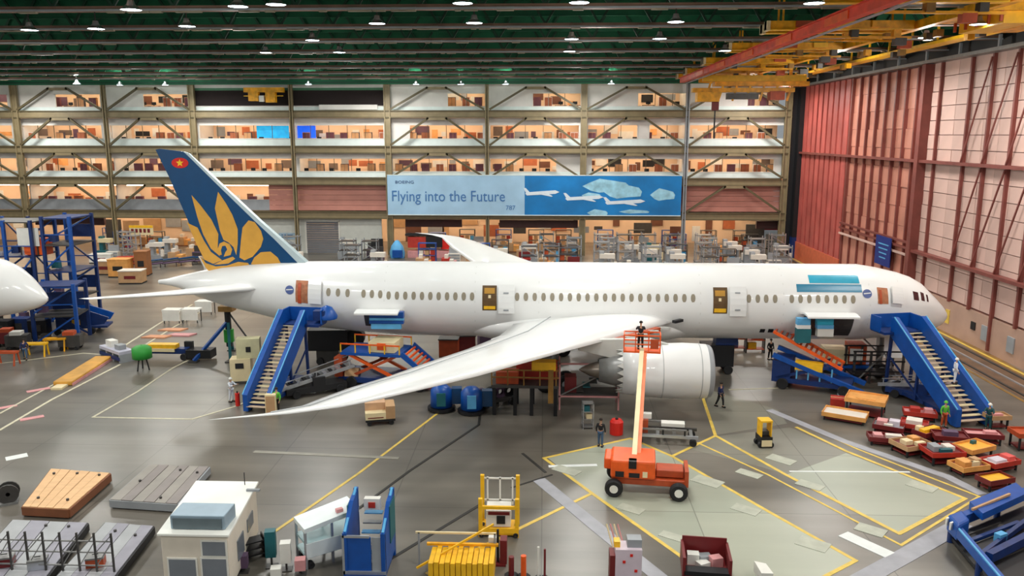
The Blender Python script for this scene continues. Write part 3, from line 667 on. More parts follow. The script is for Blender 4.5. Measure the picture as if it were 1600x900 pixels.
# belly fairing
m = MB(); x0, x1 = at(690, 500, AY).x, at(1120, 500, AY).x; nn = 16
for i in range(nn + 1):
    f = i / nn; x = x0 + (x1 - x0) * f; e = math.sin(math.pi * f) ** .5 if 0 < f < 1 else .02
    for j in range(NS):
        t = 2 * math.pi * j / NS; m.v.append((x, AY - 3.35 * e * math.cos(t), zc0 - 1.75 + 1.75 * e * math.sin(t)))
for i in range(nn):
    for j in range(NS): j2 = (j + 1) % NS; m.f.append((i*NS+j, (i+1)*NS+j, (i+1)*NS+j2, i*NS+j2))
pb(m, 'belly_fairing', mHull, smooth=True)
# wings
def foil(LE, TE, th, n=10):
    L_, T_ = Vector(LE), Vector(TE); c = (T_ - L_).length; pts = []
    for s in (1, -1):
        for k in range(n + 1):
            u = k / n if s == 1 else 1 - k / n
            if s == -1 and (k == 0 or k == n): continue
            tt = 5 * th * (.2969 * math.sqrt(u) - .126 * u - .3516 * u * u + .2843 * u ** 3 - .1015 * u ** 4) * c
            p = L_ + (T_ - L_) * u; pts.append((p.x, p.y, p.z + tt * (1.2 if s == 1 else -.8)))
    return pts
def wing(name, sts, mat, mirror=False, extra=0.):
    m = MB(); rows = []
    for (Y, xl, ch, zl, th) in sts:
        y = Y; tw_ = .35 if ch > 3 else .1
        d = max(0, AY - 3 - Y)
        if mirror: y = 2 * AY - Y
        z = zl + (extra * d / 26 if mirror else 0)
        rows.append(foil((xl, y, z), (xl - ch, y, z - ch * .02), th))
    n = len(rows[0])
    for r in rows: m.v += r
    for j in range(len(rows) - 1):
        for i in range(n): i2 = (i + 1) % n; m.f.append((j*n+i, (j+1)*n+i, (j+1)*n+i2, j*n+i2))
    m.f.append(tuple(range(n))); m.f.append(tuple((len(rows)-1)*n + i for i in reversed(range(n))))
    return pb(m, name, mat, smooth=True)
WS = [(61.0, 10.6, 13.2, 4.6, .10), (59.3, 9.35, 11.6, 4.7, .105), (54.25, 5.5, 8.6, 4.95, .10), (50, 2.25, 7.0, 5.2, .10), (46, -.8, 6.0, 5.4, .095), (42.5, -3.4, 5.0, 5.58, .09), (39.6, -5.65, 4.2, 5.82, .09), (37.3, -7.5, 3.2, 6.0, .085), (35.6, -9.2, 2.1, 6.1, .08), (34.4, -11.2, 1.35, 6.17, .08), (33.8, -12.9, .8, 6.2, .08), (33.3, -14.5, .15, 6.22, .08)]
wing('wing', WS, mHull); wing('wing', WS, mHull, True, 1.3)
for (Y, xl, ch, zl, th), L_ in ((WS[3], 3.2), (WS[5], 2.6), (WS[2], 3.4)):
    for mr in (0, 1):
        y = 2 * AY - Y if mr else Y; m = MB().lathe([(0, .02), (.5, .22), (1.5, .34), (2.6, .3), (L_ + .6, .03)], (xl - ch - .5, y, zl - .35), 'X', 10); pb(m, 'flap_fairing', mHull, smooth=True)
# control surface seams
for a in range(len(WS) - 3):
    if a in (0,): continue
    A_, B_ = WS[a], WS[a + 1]; f = .76
    pa = (A_[1] - A_[2] * f, A_[0], A_[3] + A_[2] * A_[4] * .32); q = (B_[1] - B_[2] * f, B_[0], B_[3] + B_[2] * B_[4] * .32)
    pb(MB().beam(pa, q, .07, .05), 'flap_seam', M('seam_dark', (170, 174, 176), .5, 0, 0))
for a, b, w_ in (((10.3, 59.4, 4.9), (9.6, 58.6, 4.95), .3),): pb(MB().beam(a, b, w_, .2), 'landing_light', mBlack)
# slat bay open on the inboard leading edge
pb(MB().beam((8.3, 57.7, 4.62), (4.4, 52.6, 4.92), .5, .28), 'slat_bay', mOrD)
for k in range(5):
    t = k / 4; p = Vector((8.4, 57.7, 4.7)).lerp(Vector((4.6, 52.6, 5.0)), t); pb(MB().beam(p, p + Vector((.7, -.3, .05)), .14), 'slat_track', mHullGrey)
# tailplane
zt_ = at(340, 450, 60.5).z
TS = [(61.8, at(402, 450, 61).x, 6.0, zt_ - .1, .10), (60.2, at(398, 450, 60).x, 5.6, zt_, .10), (56, at(270, 450, 56).x + .6, 3.7, zt_ + .4, .09), (52.6, at(165, 465, 52.6).x, 1.9, zt_ + .75, .08), (52.0, at(143, 466, 52).x + .15, .4, zt_ + .8, .08)]
wing('tailplane', TS, mHull); wing('tailplane', TS, mHull, True, 0)
# engines
ex = at(1110, 578, 52.4).x
for mr in (0, 1):
    ey = 52.4 if not mr else 2 * AY - 52.4; ez = at(1040, 579, 52.4).z; E = (0, ey, ez); Rr = 1.82
    en = ex
    m = MB().lathe([(en - .02, Rr * .86), (en + .0, Rr * .9), (en - .1, Rr * .95), (en - .35, Rr * .985)], E, 'X', 36); pb(m, 'inlet_lip', mGreyP, smooth=True)
    m = MB().lathe([(en - .35, Rr * .985), (en - .9, Rr * 1.01), (en - 1.9, Rr * 1.03), (en - 3.3, Rr), (en - 4.6, Rr * .94), (en - 5.9, Rr * .84), (en - 5.85, Rr * .80), (en - 4.5, Rr * .84)], E, 'X', 36); na = pb(m, 'nacelle', mHull, smooth=True)
    for s_ in (.82, 3.3): pb(MB().lathe([(en - s_, Rr * 1.012 + (.012 if s_ < 1 else 0)), (en - s_ - .05, Rr * 1.012 + (.012 if s_ < 1 else 0))], E, 'X', 36), 'cowl_seam', M('cowl_seam', (176,178,178), .5, 0, 0))
    m = MB().lathe([(en - .02, Rr * .86), (en - 1.2, Rr * .84), (en - 1.25, .3), (en - 1.25, .02)], E, 'X', 36); pb(m, 'inlet_duct', mGreyD, smooth=True)
    m = MB().lathe([(en - .7, .03), (en - .9, .28), (en - 1.15, .42)], E, 'X', 20); pb(m, 'spinner', mDark, smooth=True)
    m = MB()
    for k in range(18):
        a = 2 * math.pi * k / 18; c, s_ = math.cos(a), math.sin(a); p = Vector((en - 1.1, ey + .35 * c, ez + .35 * s_)); q = Vector((en - 1.05, ey + Rr * .82 * math.cos(a + .1), ez + Rr * .82 * math.sin(a + .1))); m.beam(p, q, .05, .34, up=(0, -s_, c))
    pb(m, 'fan_blades', mBlack)
    m = MB()
    for k in range(20):
        a = 2 * math.pi * (k + .5) / 20; da = .13; r1 = Rr * .83
        P = lambda a_, r_, x_: (x_, ey + r_ * math.cos(a_), ez + r_ * math.sin(a_)); n = len(m.v)
        m.v += [P(a - da, r1, en - 5.88), P(a + da, r1, en - 5.88), P(a, r1 * .97, en - 6.3), P(a - da, r1 - .05, en - 5.88), P(a + da, r1 - .05, en - 5.88)]; m.f += [(n, n+1, n+2), (n+3, n+2, n+4), (n, n+2, n+3), (n+1, n+4, n+2)]
    pb(m, 'chevrons', mHullGrey)
    m = MB().lathe([(en - 4.6, 1.15), (en - 6.4, 1.02), (en - 7.4, .78), (en - 7.4, .7)], E, 'X', 28); pb(m, 'core_cowl', mGrey, smooth=True)
    m = MB().lathe([(en - 7.2, .62), (en - 8.0, .42), (en - 8.7, .03)], E, 'X', 20); pb(m, 'exhaust_plug', M('exhaust_metal', (150,140,130), .3, .8), smooth=True)
    m = MB().xz([(en - 2.2, ez + Rr * .9), (en - 4, ez + Rr + .35), (en - 6.2, ez + 2.15), (en - 8.4, ez + 2.1), (en - 8.8, ez + 1.4), (en - 6.6, ez + .9), (en - 4.5, ez + .9)], ey - .22, ey + .22); pb(m, 'pylon', mHullGrey)
# landing gear
def wheel(c, r=.65, wdt=.45):
    pb(MB().lathe([(-wdt/2, .2), (-wdt/2, r * .8), (-wdt/3, r), (wdt/3, r), (wdt/2, r * .8), (wdt/2, .2)], c, 'Y', 20), 'tyre', mDark, smooth=True); pb(MB().lathe([(-wdt/2 - .02, .01), (-wdt/2 - .02, .3), (wdt/2 + .02, .3), (wdt/2 + .02, .01)], c, 'Y', 12), 'wheel_hub', mAlu)
gx = at(1374, 575, AY).x
pb(MB().tube((gx, AY, .5), (gx, AY, 3.2), .17).beam((gx, AY, 1.6), (gx - 1.6, AY, 3.1), .12), 'nose_strut', mGrey); wheel((gx, AY - .35, .5), .5, .3); wheel((gx, AY + .35, .5), .5, .3)
for s_ in (-1, 1): pb(MB().bb((gx - .1, AY + s_ * .75, 1.6), (gx + 1.7, AY + s_ * .8, 3.0)), 'gear_door', mHull)
mx = at(868, 600, 57.4).x
for yy in (AY - 4.9, AY + 4.9):
    pb(MB().tube((mx, yy, .8), (mx, yy, 4.2), .26).beam((mx, yy, 1.6), (mx, yy + (1.6 if yy < AY else -1.6), 3.9), .2), 'main_strut', mGrey); pb(MB().beam((mx - .8, yy, .68), (mx + .8, yy, .68), .25), 'bogie_beam', mGreyD)
    for dx in (-.75, .75):
        for dy in (-.55, .55): wheel((mx + dx, yy + dy, .66))
# fin
def F(x, y): return at(x / 4, 225 + y / 4, AY)
fin = [F(975, 35), F(1000, 30), F(1150, 48), F(1175, 70), F(1360, 250), F(1600, 480), F(1720, 590), F(1870, 740), F(1700, 800), F(1330, 800), F(1310, 770), F(1190, 490), F(1060, 200)]
def finmesh(pts, wt, name, mat, par=None, bump=0.):
    m = MB(); z0, z1 = 8.6, 17.3; out = []
    for s in (-1, 1):
        for p in pts:
            h = (p.z - z0) / (z1 - z0); out.append((p.x, AY + s * (wt * (1 - .72 * h) + bump), p.z))
    n = len(pts); m.v = out; m.f = [tuple(range(n)), tuple(reversed(range(n, 2 * n)))] + [(i, i + n, (i + 1) % n + n, (i + 1) % n) for i in range(n)]
    return pb(m, name, mat, par)
finmesh(fin, .38, 'tail_fin', mNavyTail)
le = [F(1150, 48), F(1360, 250), F(1600, 480), F(1870, 740), F(1920, 735), F(1630, 478), F(1375, 240), F(1185, 60)]
finmesh(le, .36, 'fin_leading_edge', M('fin_edge_pale', (196, 212, 216), .3, .2, .03))
PET = [[(1205,318),(1260,380),(1330,470),(1375,560),(1372,640),(1385,695),(1330,650),(1280,560),(1242,450)],
 [(1370,298),(1420,370),(1460,440),(1495,530),(1496,620),(1488,690),(1470,640),(1440,612),(1408,596),(1385,540),(1352,400)],
 [(1180,490),(1245,520),(1285,600),(1330,670),(1400,722),(1345,744),(1290,718),(1240,620)],
 [(1562,475),(1600,486),(1640,540),(1655,590),(1640,640),(1590,700),(1540,722),(1508,705),(1516,600),(1525,520)],
 [(1580,745),(1600,705),(1640,672),(1700,668),(1745,705),(1765,742),(1640,762)],
 [(1262,700),(1300,740),(1360,760),(1430,755),(1500,732),(1560,738),(1575,760),(1500,775),(1320,788),(1300,770)],
 [(1385,690),(1372,655),(1384,618),(1410,606),(1445,622),(1462,655),(1452,690),(1410,700),(1420,672),(1432,655),(1420,632),(1400,634),(1392,660),(1398,688)],
 [(1408,720),(1465,700),(1482,712),(1440,742),(1380,748),(1350,748)]]
for P in PET: finmesh([F(*p) for p in P], .38, 'lotus_petal', mGold, bump=.03)
for k in range(2):
    c = F(1130, 118); rr = (.66, .40) if k == 0 else (.34, .28)
    finmesh([Vector((c.x + rr[0] * math.cos(t * math.pi / 9), AY, c.z + rr[1] * math.sin(t * math.pi / 9))) for t in range(18)] if k == 0 else
            [Vector((c.x + (.30 if t % 2 == 0 else .13) * math.cos(math.pi / 2 + t * math.pi / 5), AY, c.z + (.30 if t % 2 == 0 else .13) * math.sin(math.pi / 2 + t * math.pi / 5))) for t in range(10)],
            .38, 'flag_disc' if k == 0 else 'flag_star', mRed if k == 0 else mStar, bump=.03 + .03 * k)

# second aircraft, nose at the left edge
a2 = thing('airliner', 'white rounded nose of a second aircraft at the left edge beside the blue docks', 'airplane', (0, 64, 0))
pr = [(-480,388,509),(-120,392,505),(-60,396,500),(-20,401,496),(0,406,492),(20,415,489),(40,430,485),(55,444,481),(66,455,476),(73,463,471),(75,466,468)]
m = MB(); S2 = []
for px, a, b in pr: pt, pbm = at(px, a, 64), at(px, b, 64); S2.append((pt.x, (pt.z + pbm.z) / 2, (pt.z - pbm.z) / 2))
for x, zc, r in S2:
    for i in range(36): t = 2 * math.pi * i / 36; m.v.append((x, -r * math.cos(t), zc + r * math.sin(t)))
for j in range(len(S2) - 1):
    for i in range(36): i2 = (i + 1) % 36; m.f.append((j*36+i, (j+1)*36+i, (j+1)*36+i2, j*36+i2))
m.build('fuselage', mHull, a2, smooth=True)
S2.pop(0); x = S2[5][0]; m = MB().tube((S2[2][0] - 1, 0, .5), (S2[2][0] - 1, 0, 5.6), .18); m.build('nose_strut', mGrey, a2)
for s_ in (-1, 1): MB().lathe([(-.15, .1), (-.15, .42), (-.08, .5), (.08, .5), (.15, .42), (.15, .1)], (S2[2][0] - 1, s_ * .35, .5), 'Y', 16).build('tyre', mDark, a2)
# ================================================================ PEOPLE
def skin(name, vs, es, mat, par, root=0, sub=1):
    me = bpy.data.meshes.new(name); me.from_pydata([v[:3] for v in vs], es, []); me.update(); me.materials.append(mat)
    o = bpy.data.objects.new(name, me); COL.objects.link(o); o.parent = par; KIDS.setdefault(par.name, []).append(o)
    md = o.modifiers.new('skin', 'SKIN'); md.use_smooth_shade = True
    for i, v in enumerate(vs):
        d = me.skin_vertices[0].data[i]; r = v[3]; d.radius = (r, r) if not isinstance(r, tuple) else r; d.use_root = (i == root)
    if sub: sb = o.modifiers.new('s', 'SUBSURF'); sb.levels = sb.render_levels = sub
    return o
def person(label, loc, rz=0., shirt=None, pants=None, hat=None, pose='stand', group=None):
    t = thing('person', label, 'person', loc, rz, group); st = .28 if pose == 'walk' else .06
    HL, HR = Vector((.09, 0, .93)), Vector((-.09, 0, .93))
    KL, KR = Vector((.11, -st * .55, .5)), Vector((-.11, st * .4, .5)); AL, AR = Vector((.12, -st * .6, .09)), Vector((-.12, st * 1.1, .09))
    SL, SR = Vector((.19, 0, 1.42)), Vector((-.19, 0, 1.42))
    if pose == 'reach': EL, ER, WL, WR = Vector((.26, -.18, 1.24)), Vector((-.26, -.18, 1.24)), Vector((.2, -.42, 1.3)), Vector((-.2, -.42, 1.3))
    elif pose == 'walk': EL, ER, WL, WR = Vector((.27, .1, 1.15)), Vector((-.27, -.04, 1.15)), Vector((.27, -.02, .9)), Vector((-.26, -.22, .96))
    else: EL, ER, WL, WR = Vector((.27, .03, 1.14)), Vector((-.27, .03, 1.14)), Vector((.27, -.08, .9)), Vector((-.27, -.08, .9))
    vs = [(0, 0, .96, (.12, .10)), (0, .01, 1.15, (.12, .09)), (0, 0, 1.38, (.13, .09)), (0, -.01, 1.5, .05), (0, -.02, 1.56, .055), (0, -.03, 1.66, (.078, .09)), (0, -.02, 1.75, .05)]
    es = [(0,1),(1,2),(2,3),(3,4),(4,5),(5,6)]
    def chain(start, pts):
        k = start
        for p in pts: vs.append((*p[0], p[1])); es.append((k, len(vs) - 1)); k = len(vs) - 1
        return k
    chain(0, [(HL, .085), (KL, .058), (AL, .04), (AL + Vector((0, -.12, -.05)), .035)]); chain(0, [(HR, .085), (KR, .058), (AR, .04), (AR + Vector((0, -.12, -.05)), .035)])
    for S_, E_, W_ in ((SL, EL, WL), (SR, ER, WR)):
        d = (W_ - E_).normalized(); k = chain(2, [(S_, .055), (E_, .04), (W_, .026), (W_ + d * .06, .03)]); sx = 1 if S_.x > 0 else -1; sd = Vector((0, 1, 0)) if abs(d.y) < .8 else Vector((sx, 0, 0))
        for q, ln in ((-.03, .062), (-.01, .075), (.01, .07), (.03, .055)): chain(k, [(W_ + d * .1 + sd * q, .009), (W_ + d * (.1 + ln) + sd * q * 1.2 + Vector((-sx * .015, 0, 0)), .007)])
        chain(k, [(W_ + d * .06 - sd * .05, .01), (W_ + d * .1 - sd * .065, .008)])
    skin('body', vs, es, mSkin, t)
    MB().lathe([(0, .0), (0, .018), (.03, .012)], (0, -.125, 1.64), 'Z', 6).build('nose', mSkin, t)
    e = MB()
    for s_ in (-1, 1): e.bb((s_ * .032 - .011, -.122, 1.672), (s_ * .032 + .011, -.108, 1.684))
    e.bb((-.025, -.118, 1.598), (.025, -.104, 1.606)); e.build('face_features', mHair, t)
    vs2 = [(0, 0, .95, (.15, .12)), (0, 0, 1.15, (.145, .11)), (0, 0, 1.38, (.155, .11)), (0, 0, 1.47, .07)] ; es2 = [(0,1),(1,2),(2,3)]
    for S_, E_, W_ in ((SL, EL, WL), (SR, ER, WR)):
        vs2 += [(*S_, .075), (*E_, .056), (*(E_.lerp(W_, .9)), .045)]; n = len(vs2); es2 += [(2, n-3), (n-3, n-2), (n-2, n-1)]
    skin('shirt', vs2, es2, shirt or mBlueD, t)
    vs3 = [(0, 0, .99, (.145, .115)), (*HL, .11), (*KL, .078), (*(AL + Vector((0, 0, .03))), .06), (*HR, .11), (*KR, .078), (*(AR + Vector((0, 0, .03))), .06)]
    skin('trousers', vs3, [(0,1),(1,2),(2,3),(0,4),(4,5),(5,6)], pants or mDark, t)
    for A_ in (AL, AR): MB().bb((A_.x - .05, A_.y - .2, 0), (A_.x + .05, A_.y + .08, .09)).build('shoe', mDark, t)
    MB().lathe([(-.02, .13 if hat else .1), (.03, .115), (.09, .08), (.13, .0)], (0, -.015, 1.70), 'Z', 14).build('hard_hat' if hat else 'hair', hat or mHair, t, smooth=True)
    return t
mNavy = M('navy_cloth', (28, 40, 84), .8); mJean = M('jeans', (62, 88, 118), .8); mBlkC = M('black_cloth', (24, 24, 28), .8); mWhC = M('white_cloth', (222, 226, 232), .7, 0, .04); mVest = M('vest_green', (96, 190, 60), .7); mTealC = M('teal_cloth', (18, 70, 74), .8)
person('person in a navy shirt and dark trousers standing right of the near engine', g(1125, 636), .6, mNavy, mBlkC, pose='walk')
person('person in a black top and blue jeans standing left of the orange boom lift', g(938, 698), 2.8, mBlkC, mJean)
person('person in white overalls standing beside the left foot of the rear stairs', g(362, 628), 1.2, mWhC, mWhC, mWhite, 'reach')
person('person in dark clothes walking on the floor by the left docks', g(40, 562), .4, mNavy, mJean, pose='walk')
person('person in a white hard hat and teal jacket standing right of the front stairs', g(1543, 672), -.6, mTealC, mTealC, mWhite, 'reach')
person('person in a green vest standing behind the foot of the front stairs', g(1474, 668), .2, mVest, mOrD, mVest)
person('person in a green vest at the foot of the rear stairs, near side', g(434, 645), -.4, mVest, mBlkC)
person('person in dark clothes under the fuselage beside the engine', at(1203, 556, 60.5) if False else g(1203, 562), .3, mBlkC, mBlkC)

# ================================================================ STAIRS
def stairs(name, label, base, top, wdt, zt, plat, steps=20, sidew=.34, group=None):
    """base/top: floor-plan centres of foot and head of the flight; plat: vector of the platform from the head"""
    b, tp = Vector(base), Vector(top); d = Vector((tp.x - b.x, tp.y - b.y, 0)); L_ = d.length; rz = math.atan2(d.y, d.x)
    t = thing(name, label, 'stairs', (b.x, b.y, 0), rz, group); hw = wdt / 2 - sidew / 2
    zs = .35
    for s_ in (-1, 1):
        MB().xz([(0, 0.1), (.5, 0.1), (L_ + .2, zt - .35), (L_ + .2, zt + 1.0), (L_ - .1, zt + 1.05), (0, 1.25)], s_ * hw - sidew / 2, s_ * hw + sidew / 2).build('side_panel', mBlue, t)
        MB().beam((0, s_ * (hw + sidew/2), 1.27), (L_ - .1, s_ * (hw + sidew/2), zt + 1.07), .07).build('handrail', mBlueL, t)
    for k in range(steps):
        f = (k + .5) / steps; MB().bb((L_ * f - .17, -hw + .08, zs + (zt - zs) * f - .04), (L_ * f + .17, hw - .08, zs + (zt - zs) * f)).build('step', mCream if k % 2 else M('tread_tan', (198,174,150), .6), t)
    pv = Matrix.Rotation(-rz, 3, 'Z') @ Vector(plat); px_, py_ = pv.x, pv.y
    x0, x1 = min(L_ - .1, L_ + px_) - .1, max(L_ + 1.3, L_ + px_ + .2); y0, y1 = min(-hw, py_ - hw * .6), max(hw, py_ + hw * .6)
    MB().bb((x0, y0, zt - .18), (x1, y1, zt)).build('platform', mBlueD, t)
    MB().bb((x1 - .06, y0, zt - .1), (x1, y1, zt + 1.0)).build('platform_panel', mBlue, t)
    for yy in (y0, y1): MB().bb((L_ + .3, yy - .05, zt - .1), (x1, yy + .05, zt + 1.0)).build('platform_panel', mBlue, t)
    for s_ in (-1, 1):
        MB().beam((L_ * .62, s_ * hw * .9, .5), (L_ * .62, s_ * hw * .9, zt * .55), .16).build('support_leg', mBlueD, t); MB().beam((L_ + .6, s_ * hw * .9, .45), (L_ + .4, s_ * hw * .9, zt - .2), .18).build('support_leg', mBlueD, t)
        MB().beam((L_ * .5, s_ * hw * .9, .5), (L_ + .6, s_ * hw * .9, zt * .6), .1).build('cross_brace', mBlueD, t)
    MB().bb((.4, -hw * .8, .35), (L_ + .9, hw * .8, .6)).build('chassis', mBlueD, t)
    for xx in (.6, L_ + .4):
        for s_ in (-1, 1): MB().lathe([(-.1, .02), (-.1, .35), (.1, .35), (.1, .02)], (xx, s_ * hw, .35), 'Y', 14).build('wheel', mDark, t)
    return t
zr = 4.55
b0 = (g(380, 646) + g(424, 646)) / 2; tpt = g(473, 490, 5.0); doorp = Vector(hp(hull(472, 474)[0], hull(472, 474)[1]))
stairs('boarding_stairs', 'tall blue boarding stairs with tan steps at the rear door of the airliner', b0, (tpt.x, min(tpt.y, 57.6), 0), 2.0, 4.8, (1.6, .2, 0), 22)
b1 = g(1520, 668); t1 = g(1418, 512, 4.9)
stairs('boarding_stairs', 'tall blue boarding stairs at the front door beneath the cockpit', b1, (t1.x, min(t1.y, 57.5), 0), 2.5, 4.7, (-1.6, .9, 0), 20)
o = thing('bulky_cover', 'blue cover bundle on the rear stairs platform beside the open door', 'cover', (at(512, 490, 58.6).x, 58.4, 5.02))
MB().lathe([(0, .75), (.2, .8), (.5, .62), (.85, .4), (1.0, .05)], n=12, axis='Z').build('bundle', mBlue, o, smooth=True); MB().bb((-.85, -.7, 0), (.0, .0, .7)).build('fold', mBlueD, o)
person('person in white overalls standing part way up the front stairs', at(1491, 600, b1.y + 2.2), 1.4, mWhC, mWhC, mWhite)

# ================================================================ LOADERS
def wheels4(t, L_, W_, r=.4, mat=None):
    for sx in (-1, 1):
        for sy in (-1, 1): MB().lathe([(-.14, .02), (-.16, r * .9), (-.1, r), (.1, r), (.16, r * .9), (.14, .02)], (sx * L_, sy * W_, r), 'Y', 16).build('wheel', mat or mDark, t, smooth=False)
def cargo_loader(label, loc, rz, group=None):
    t = thing('cargo_loader', label, 'loader', loc, rz, group)
    MB().bb((-3.6, -1.5, .45), (3.4, 1.5, .85)).build('chassis', mBlueD, t); wheels4(t, 2.6, 1.45, .45)
    MB().bb((-3.4, -1.45, 2.5), (1.2, 1.45, 2.72)).build('main_deck', mBlue, t)
    MB().xz([(1.2, 2.6), (3.9, .5), (4.2, .6), (1.4, 2.95)], -1.5, -1.36).build('ramp_side', mBlue, t); MB().xz([(1.2, 2.6), (3.9, .5), (4.2, .6), (1.4, 2.95)], 1.36, 1.5).build('ramp_side', mBlue, t)
    m = MB()
    for k in range(9): m.beam((1.5 + k * .28, -1.3, 2.62 - k * .22), (1.5 + k * .28, 1.3, 2.62 - k * .22), .12)
    m.build('roller_bed', mOrange, t)
    for s_ in (-1, 1):
        MB().beam((-2.8, s_ * 1.2, .8), (.8, s_ * 1.2, 2.5), .2).build('scissor_arm', mOrD, t); MB().beam((.8, s_ * 1.2, .8), (-2.8, s_ * 1.2, 2.5), .2).build('scissor_arm', mOrange, t)
        MB().bb((-3.4, s_ * 1.42 - .04, 3.3), (1.2, s_ * 1.42 + .04, 3.4)).build('guard_rail', mOrange, t)
        for k in range(5): MB().bb((-3.4 + k * 1.13, s_ * 1.42 - .04, 2.7), (-3.32 + k * 1.13, s_ * 1.42 + .04, 3.35)).build('rail_post', mYel, t)
    MB().bb((-1.3, -1.2, 2.75), (.7, .9, 3.5)).build('container', mCream, t); MB().bb((-.6, -1.26, 2.95), (.05, -1.2, 3.45)).build('placard', mOrange, t)
    MB().bb((-3.9, -1.5, .8), (-3.3, -.5, 2.3)).build('operator_cab', mOrD, t); MB().bb((2.2, .4, .85), (3.2, 1.4, 1.5)).build('power_pack', mPurple, t)
    return t
cargo_loader('orange and blue scissor cargo loader with white container at the rear cargo door', g(612, 600), -.15)
t = thing('cargo_loader', 'blue cargo loader with orange slanted roller bed at the forward cargo door', 'loader', g(1272, 606), -.42)
MB().bb((-2.9, -1.3, .5), (2.6, 1.3, .85)).build('chassis', mBlueD, t); wheels4(t, 2.1, 1.3, .42)
for s_ in (-1, 1):
    MB().beam((-2.9, s_ * 1.25, 2.5), (3.4, s_ * 1.25, .45), .32).build('side_beam', mBlue, t); MB().beam((-2.6, s_ * 1.2, .8), (1.0, s_ * 1.2, 2.0), .2).build('lift_arm', mBlueD, t)
    MB().beam((-3.0, s_ * 1.0, 4.2), (1.9, s_ * 1.0, 1.9), .2).build('conveyor_rail', mOrange, t)
m = MB()
for k in range(14): m.beam((-2.9 + k * .36, -1.0, 4.12 - k * .168), (-2.9 + k * .36, 1.0, 4.12 - k * .168), .13)
m.build('roller_bed', mOrD, t); MB().bb((-2.9, -1.3, .85), (-1.6, 1.3, 2.1)).build('engine_housing', mBlueD, t); MB().bb((-1.3, -1.35, 1.6), (.6, -.6, 2.2)).build('control_box', mYel, t)
for k in range(4): MB().bb((-1.2 + k * .8, -1.32, .9), (-1.1 + k * .8, -1.28, 1.9)).build('rail_post', mBlueL, t)
t = thing('transporter', 'blue flatbed transporter with cream crates under the forward fuselage', 'vehicle', g(1316, 583), -.1)
MB().bb((-1.9, -1, .5), (1.9, 1, .95)).build('deck', mBlue, t); wheels4(t, 1.3, .95, .35); MB().bb((-1.6, -.8, .95), (.1, .8, 2.1)).build('crate', mCream, t); MB().bb((.2, -.7, .95), (1.5, .7, 2.5)).build('crate', mOrD, t); MB().bb((.25, -.8, 1.2), (1.2, -.7, 2.2)).build('crate_face', mWhite, t)
def belt_loader(label, loc, rz, m1, m2):
    t = thing('belt_loader', label, 'loader', loc, rz); MB().bb((-2.6, -.8, .35), (2.4, .8, .8)).build('chassis', m2, t); wheels4(t, 1.8, .75, .34)
    for s_ in (-1, 1): MB().beam((-3.3, s_ * .5, .75), (3.2, s_ * .5, 2.0), .1, .28).build('boom_side', m1, t); MB().beam((-3.0, s_ * .56, 1.3), (3.0, s_ * .56, 2.6), .06).build('handrail', m1, t)
    for k in range(12): MB().beam((-3.1 + k * .55, -.45, .86 + k * .106), (-3.1 + k * .55, .45, .86 + k * .106), .3, .1).build('belt_slat', m1 if k % 2 else mDark, t)
    for k in range(5): MB().bb((-2.9 + k * 1.4, -.6, .8 + k * .27), (-2.84 + k * 1.4, -.54, 1.35 + k * .28)).build('rail_post', m1, t)
    MB().bb((-.4, -.8, .8), (.6, -.2, 1.5)).build('seat_box', m2, t); t.scale = (.88, .9, .9); return t
belt_loader('grey belt loader beside the rear stairs, its belt rising to the right', g(494, 614), .55, mAlu, mDark)
belt_loader('pale grey belt loader with dark chassis left of the front stairs foot', g(1440, 626), -.75, mAlu, mBlueD)
t = thing('ground_power_unit', 'black power unit with round hose drum under the rear fuselage', 'generator', g(520, 566), .1)
MB().bb((-1.8, -.8, 1.2), (1.4, .8, 2.9)).build('housing', mBlack, t); MB().lathe([(-.5, .1), (-.5, .8), (.5, .8), (.5, .1)], (1.9, 0, 2.1), 'Y', 16).build('hose_drum', mDark, t); MB().bb((-1.2, -.6, .2), (.6, .6, 1.2)).build('stand', mGreyD, t); wheels4(t, .9, .7, .3)
t = thing('ground_power_unit', 'black wheeled machine right of the near engine under the fuselage', 'generator', g(1118, 580), 0)
MB().bb((-1.2, -.8, .6), (1.2, .8, 2.3)).build('housing', mBlack, t); MB().bb((-.2, -.6, 2.3), (1.5, .6, 3.0)).build('control_box', mBlueD, t); wheels4(t, .8, .8, .35)
t = thing('landing_gear_dock', 'dark lattice dock around the nose wheels of the airliner', 'dock', g(1362, 594), 0)
for k in range(4):
    for j in range(2): MB().bb((-1.8 + k * 1.2, -.9 + j * 1.8, 0), (-1.65 + k * 1.2, -.75 + j * 1.8, 2.5)).build('post', mGreyD, t)
for z in (.9, 1.7, 2.45): MB().bb((-1.9, -1, z), (1.95, -.9, z + .1)).bb((-1.9, .8, z), (1.95, .9, z + .1)).build('rail', mBlack, t)
MB().bb((-1.8, -.9, .6), (1.9, .9, .7)).build('deck', mBlack, t); MB().beam((-1.7, -.9, 0), (.4, -.9, 2.4), .1).beam((1.8, -.9, 0), (.4, -.9, 2.4), .1).build('cross_brace', mGrey, t)
for px, py, lb in ((1150, 548, 'brown parts rack beneath the fuselage, left of the pair'), (1178, 550, 'brown parts rack with yellow bin beneath the fuselage, right of the pair')):
    t = thing('parts_rack', lb, 'rack', g(px, py), 0)
    for sx in (-.8, .75): MB().bb((sx, -.4, 0), (sx + .08, .4, 2.2)).build('upright', mGreyD, t)
    for z in (.3, 1.1, 1.9): MB().bb((-.8, -.4, z), (.83, .4, z + .06)).build('shelf', mOrD, t)
    MB().bb((-.6, -.3, .36), (.1, .3, .9)).build('bin', mYel if px == 1178 else mPurple, t); MB().bb((-.2, -.3, 1.16), (.6, .3, 1.7)).build('bin', mOrD, t)

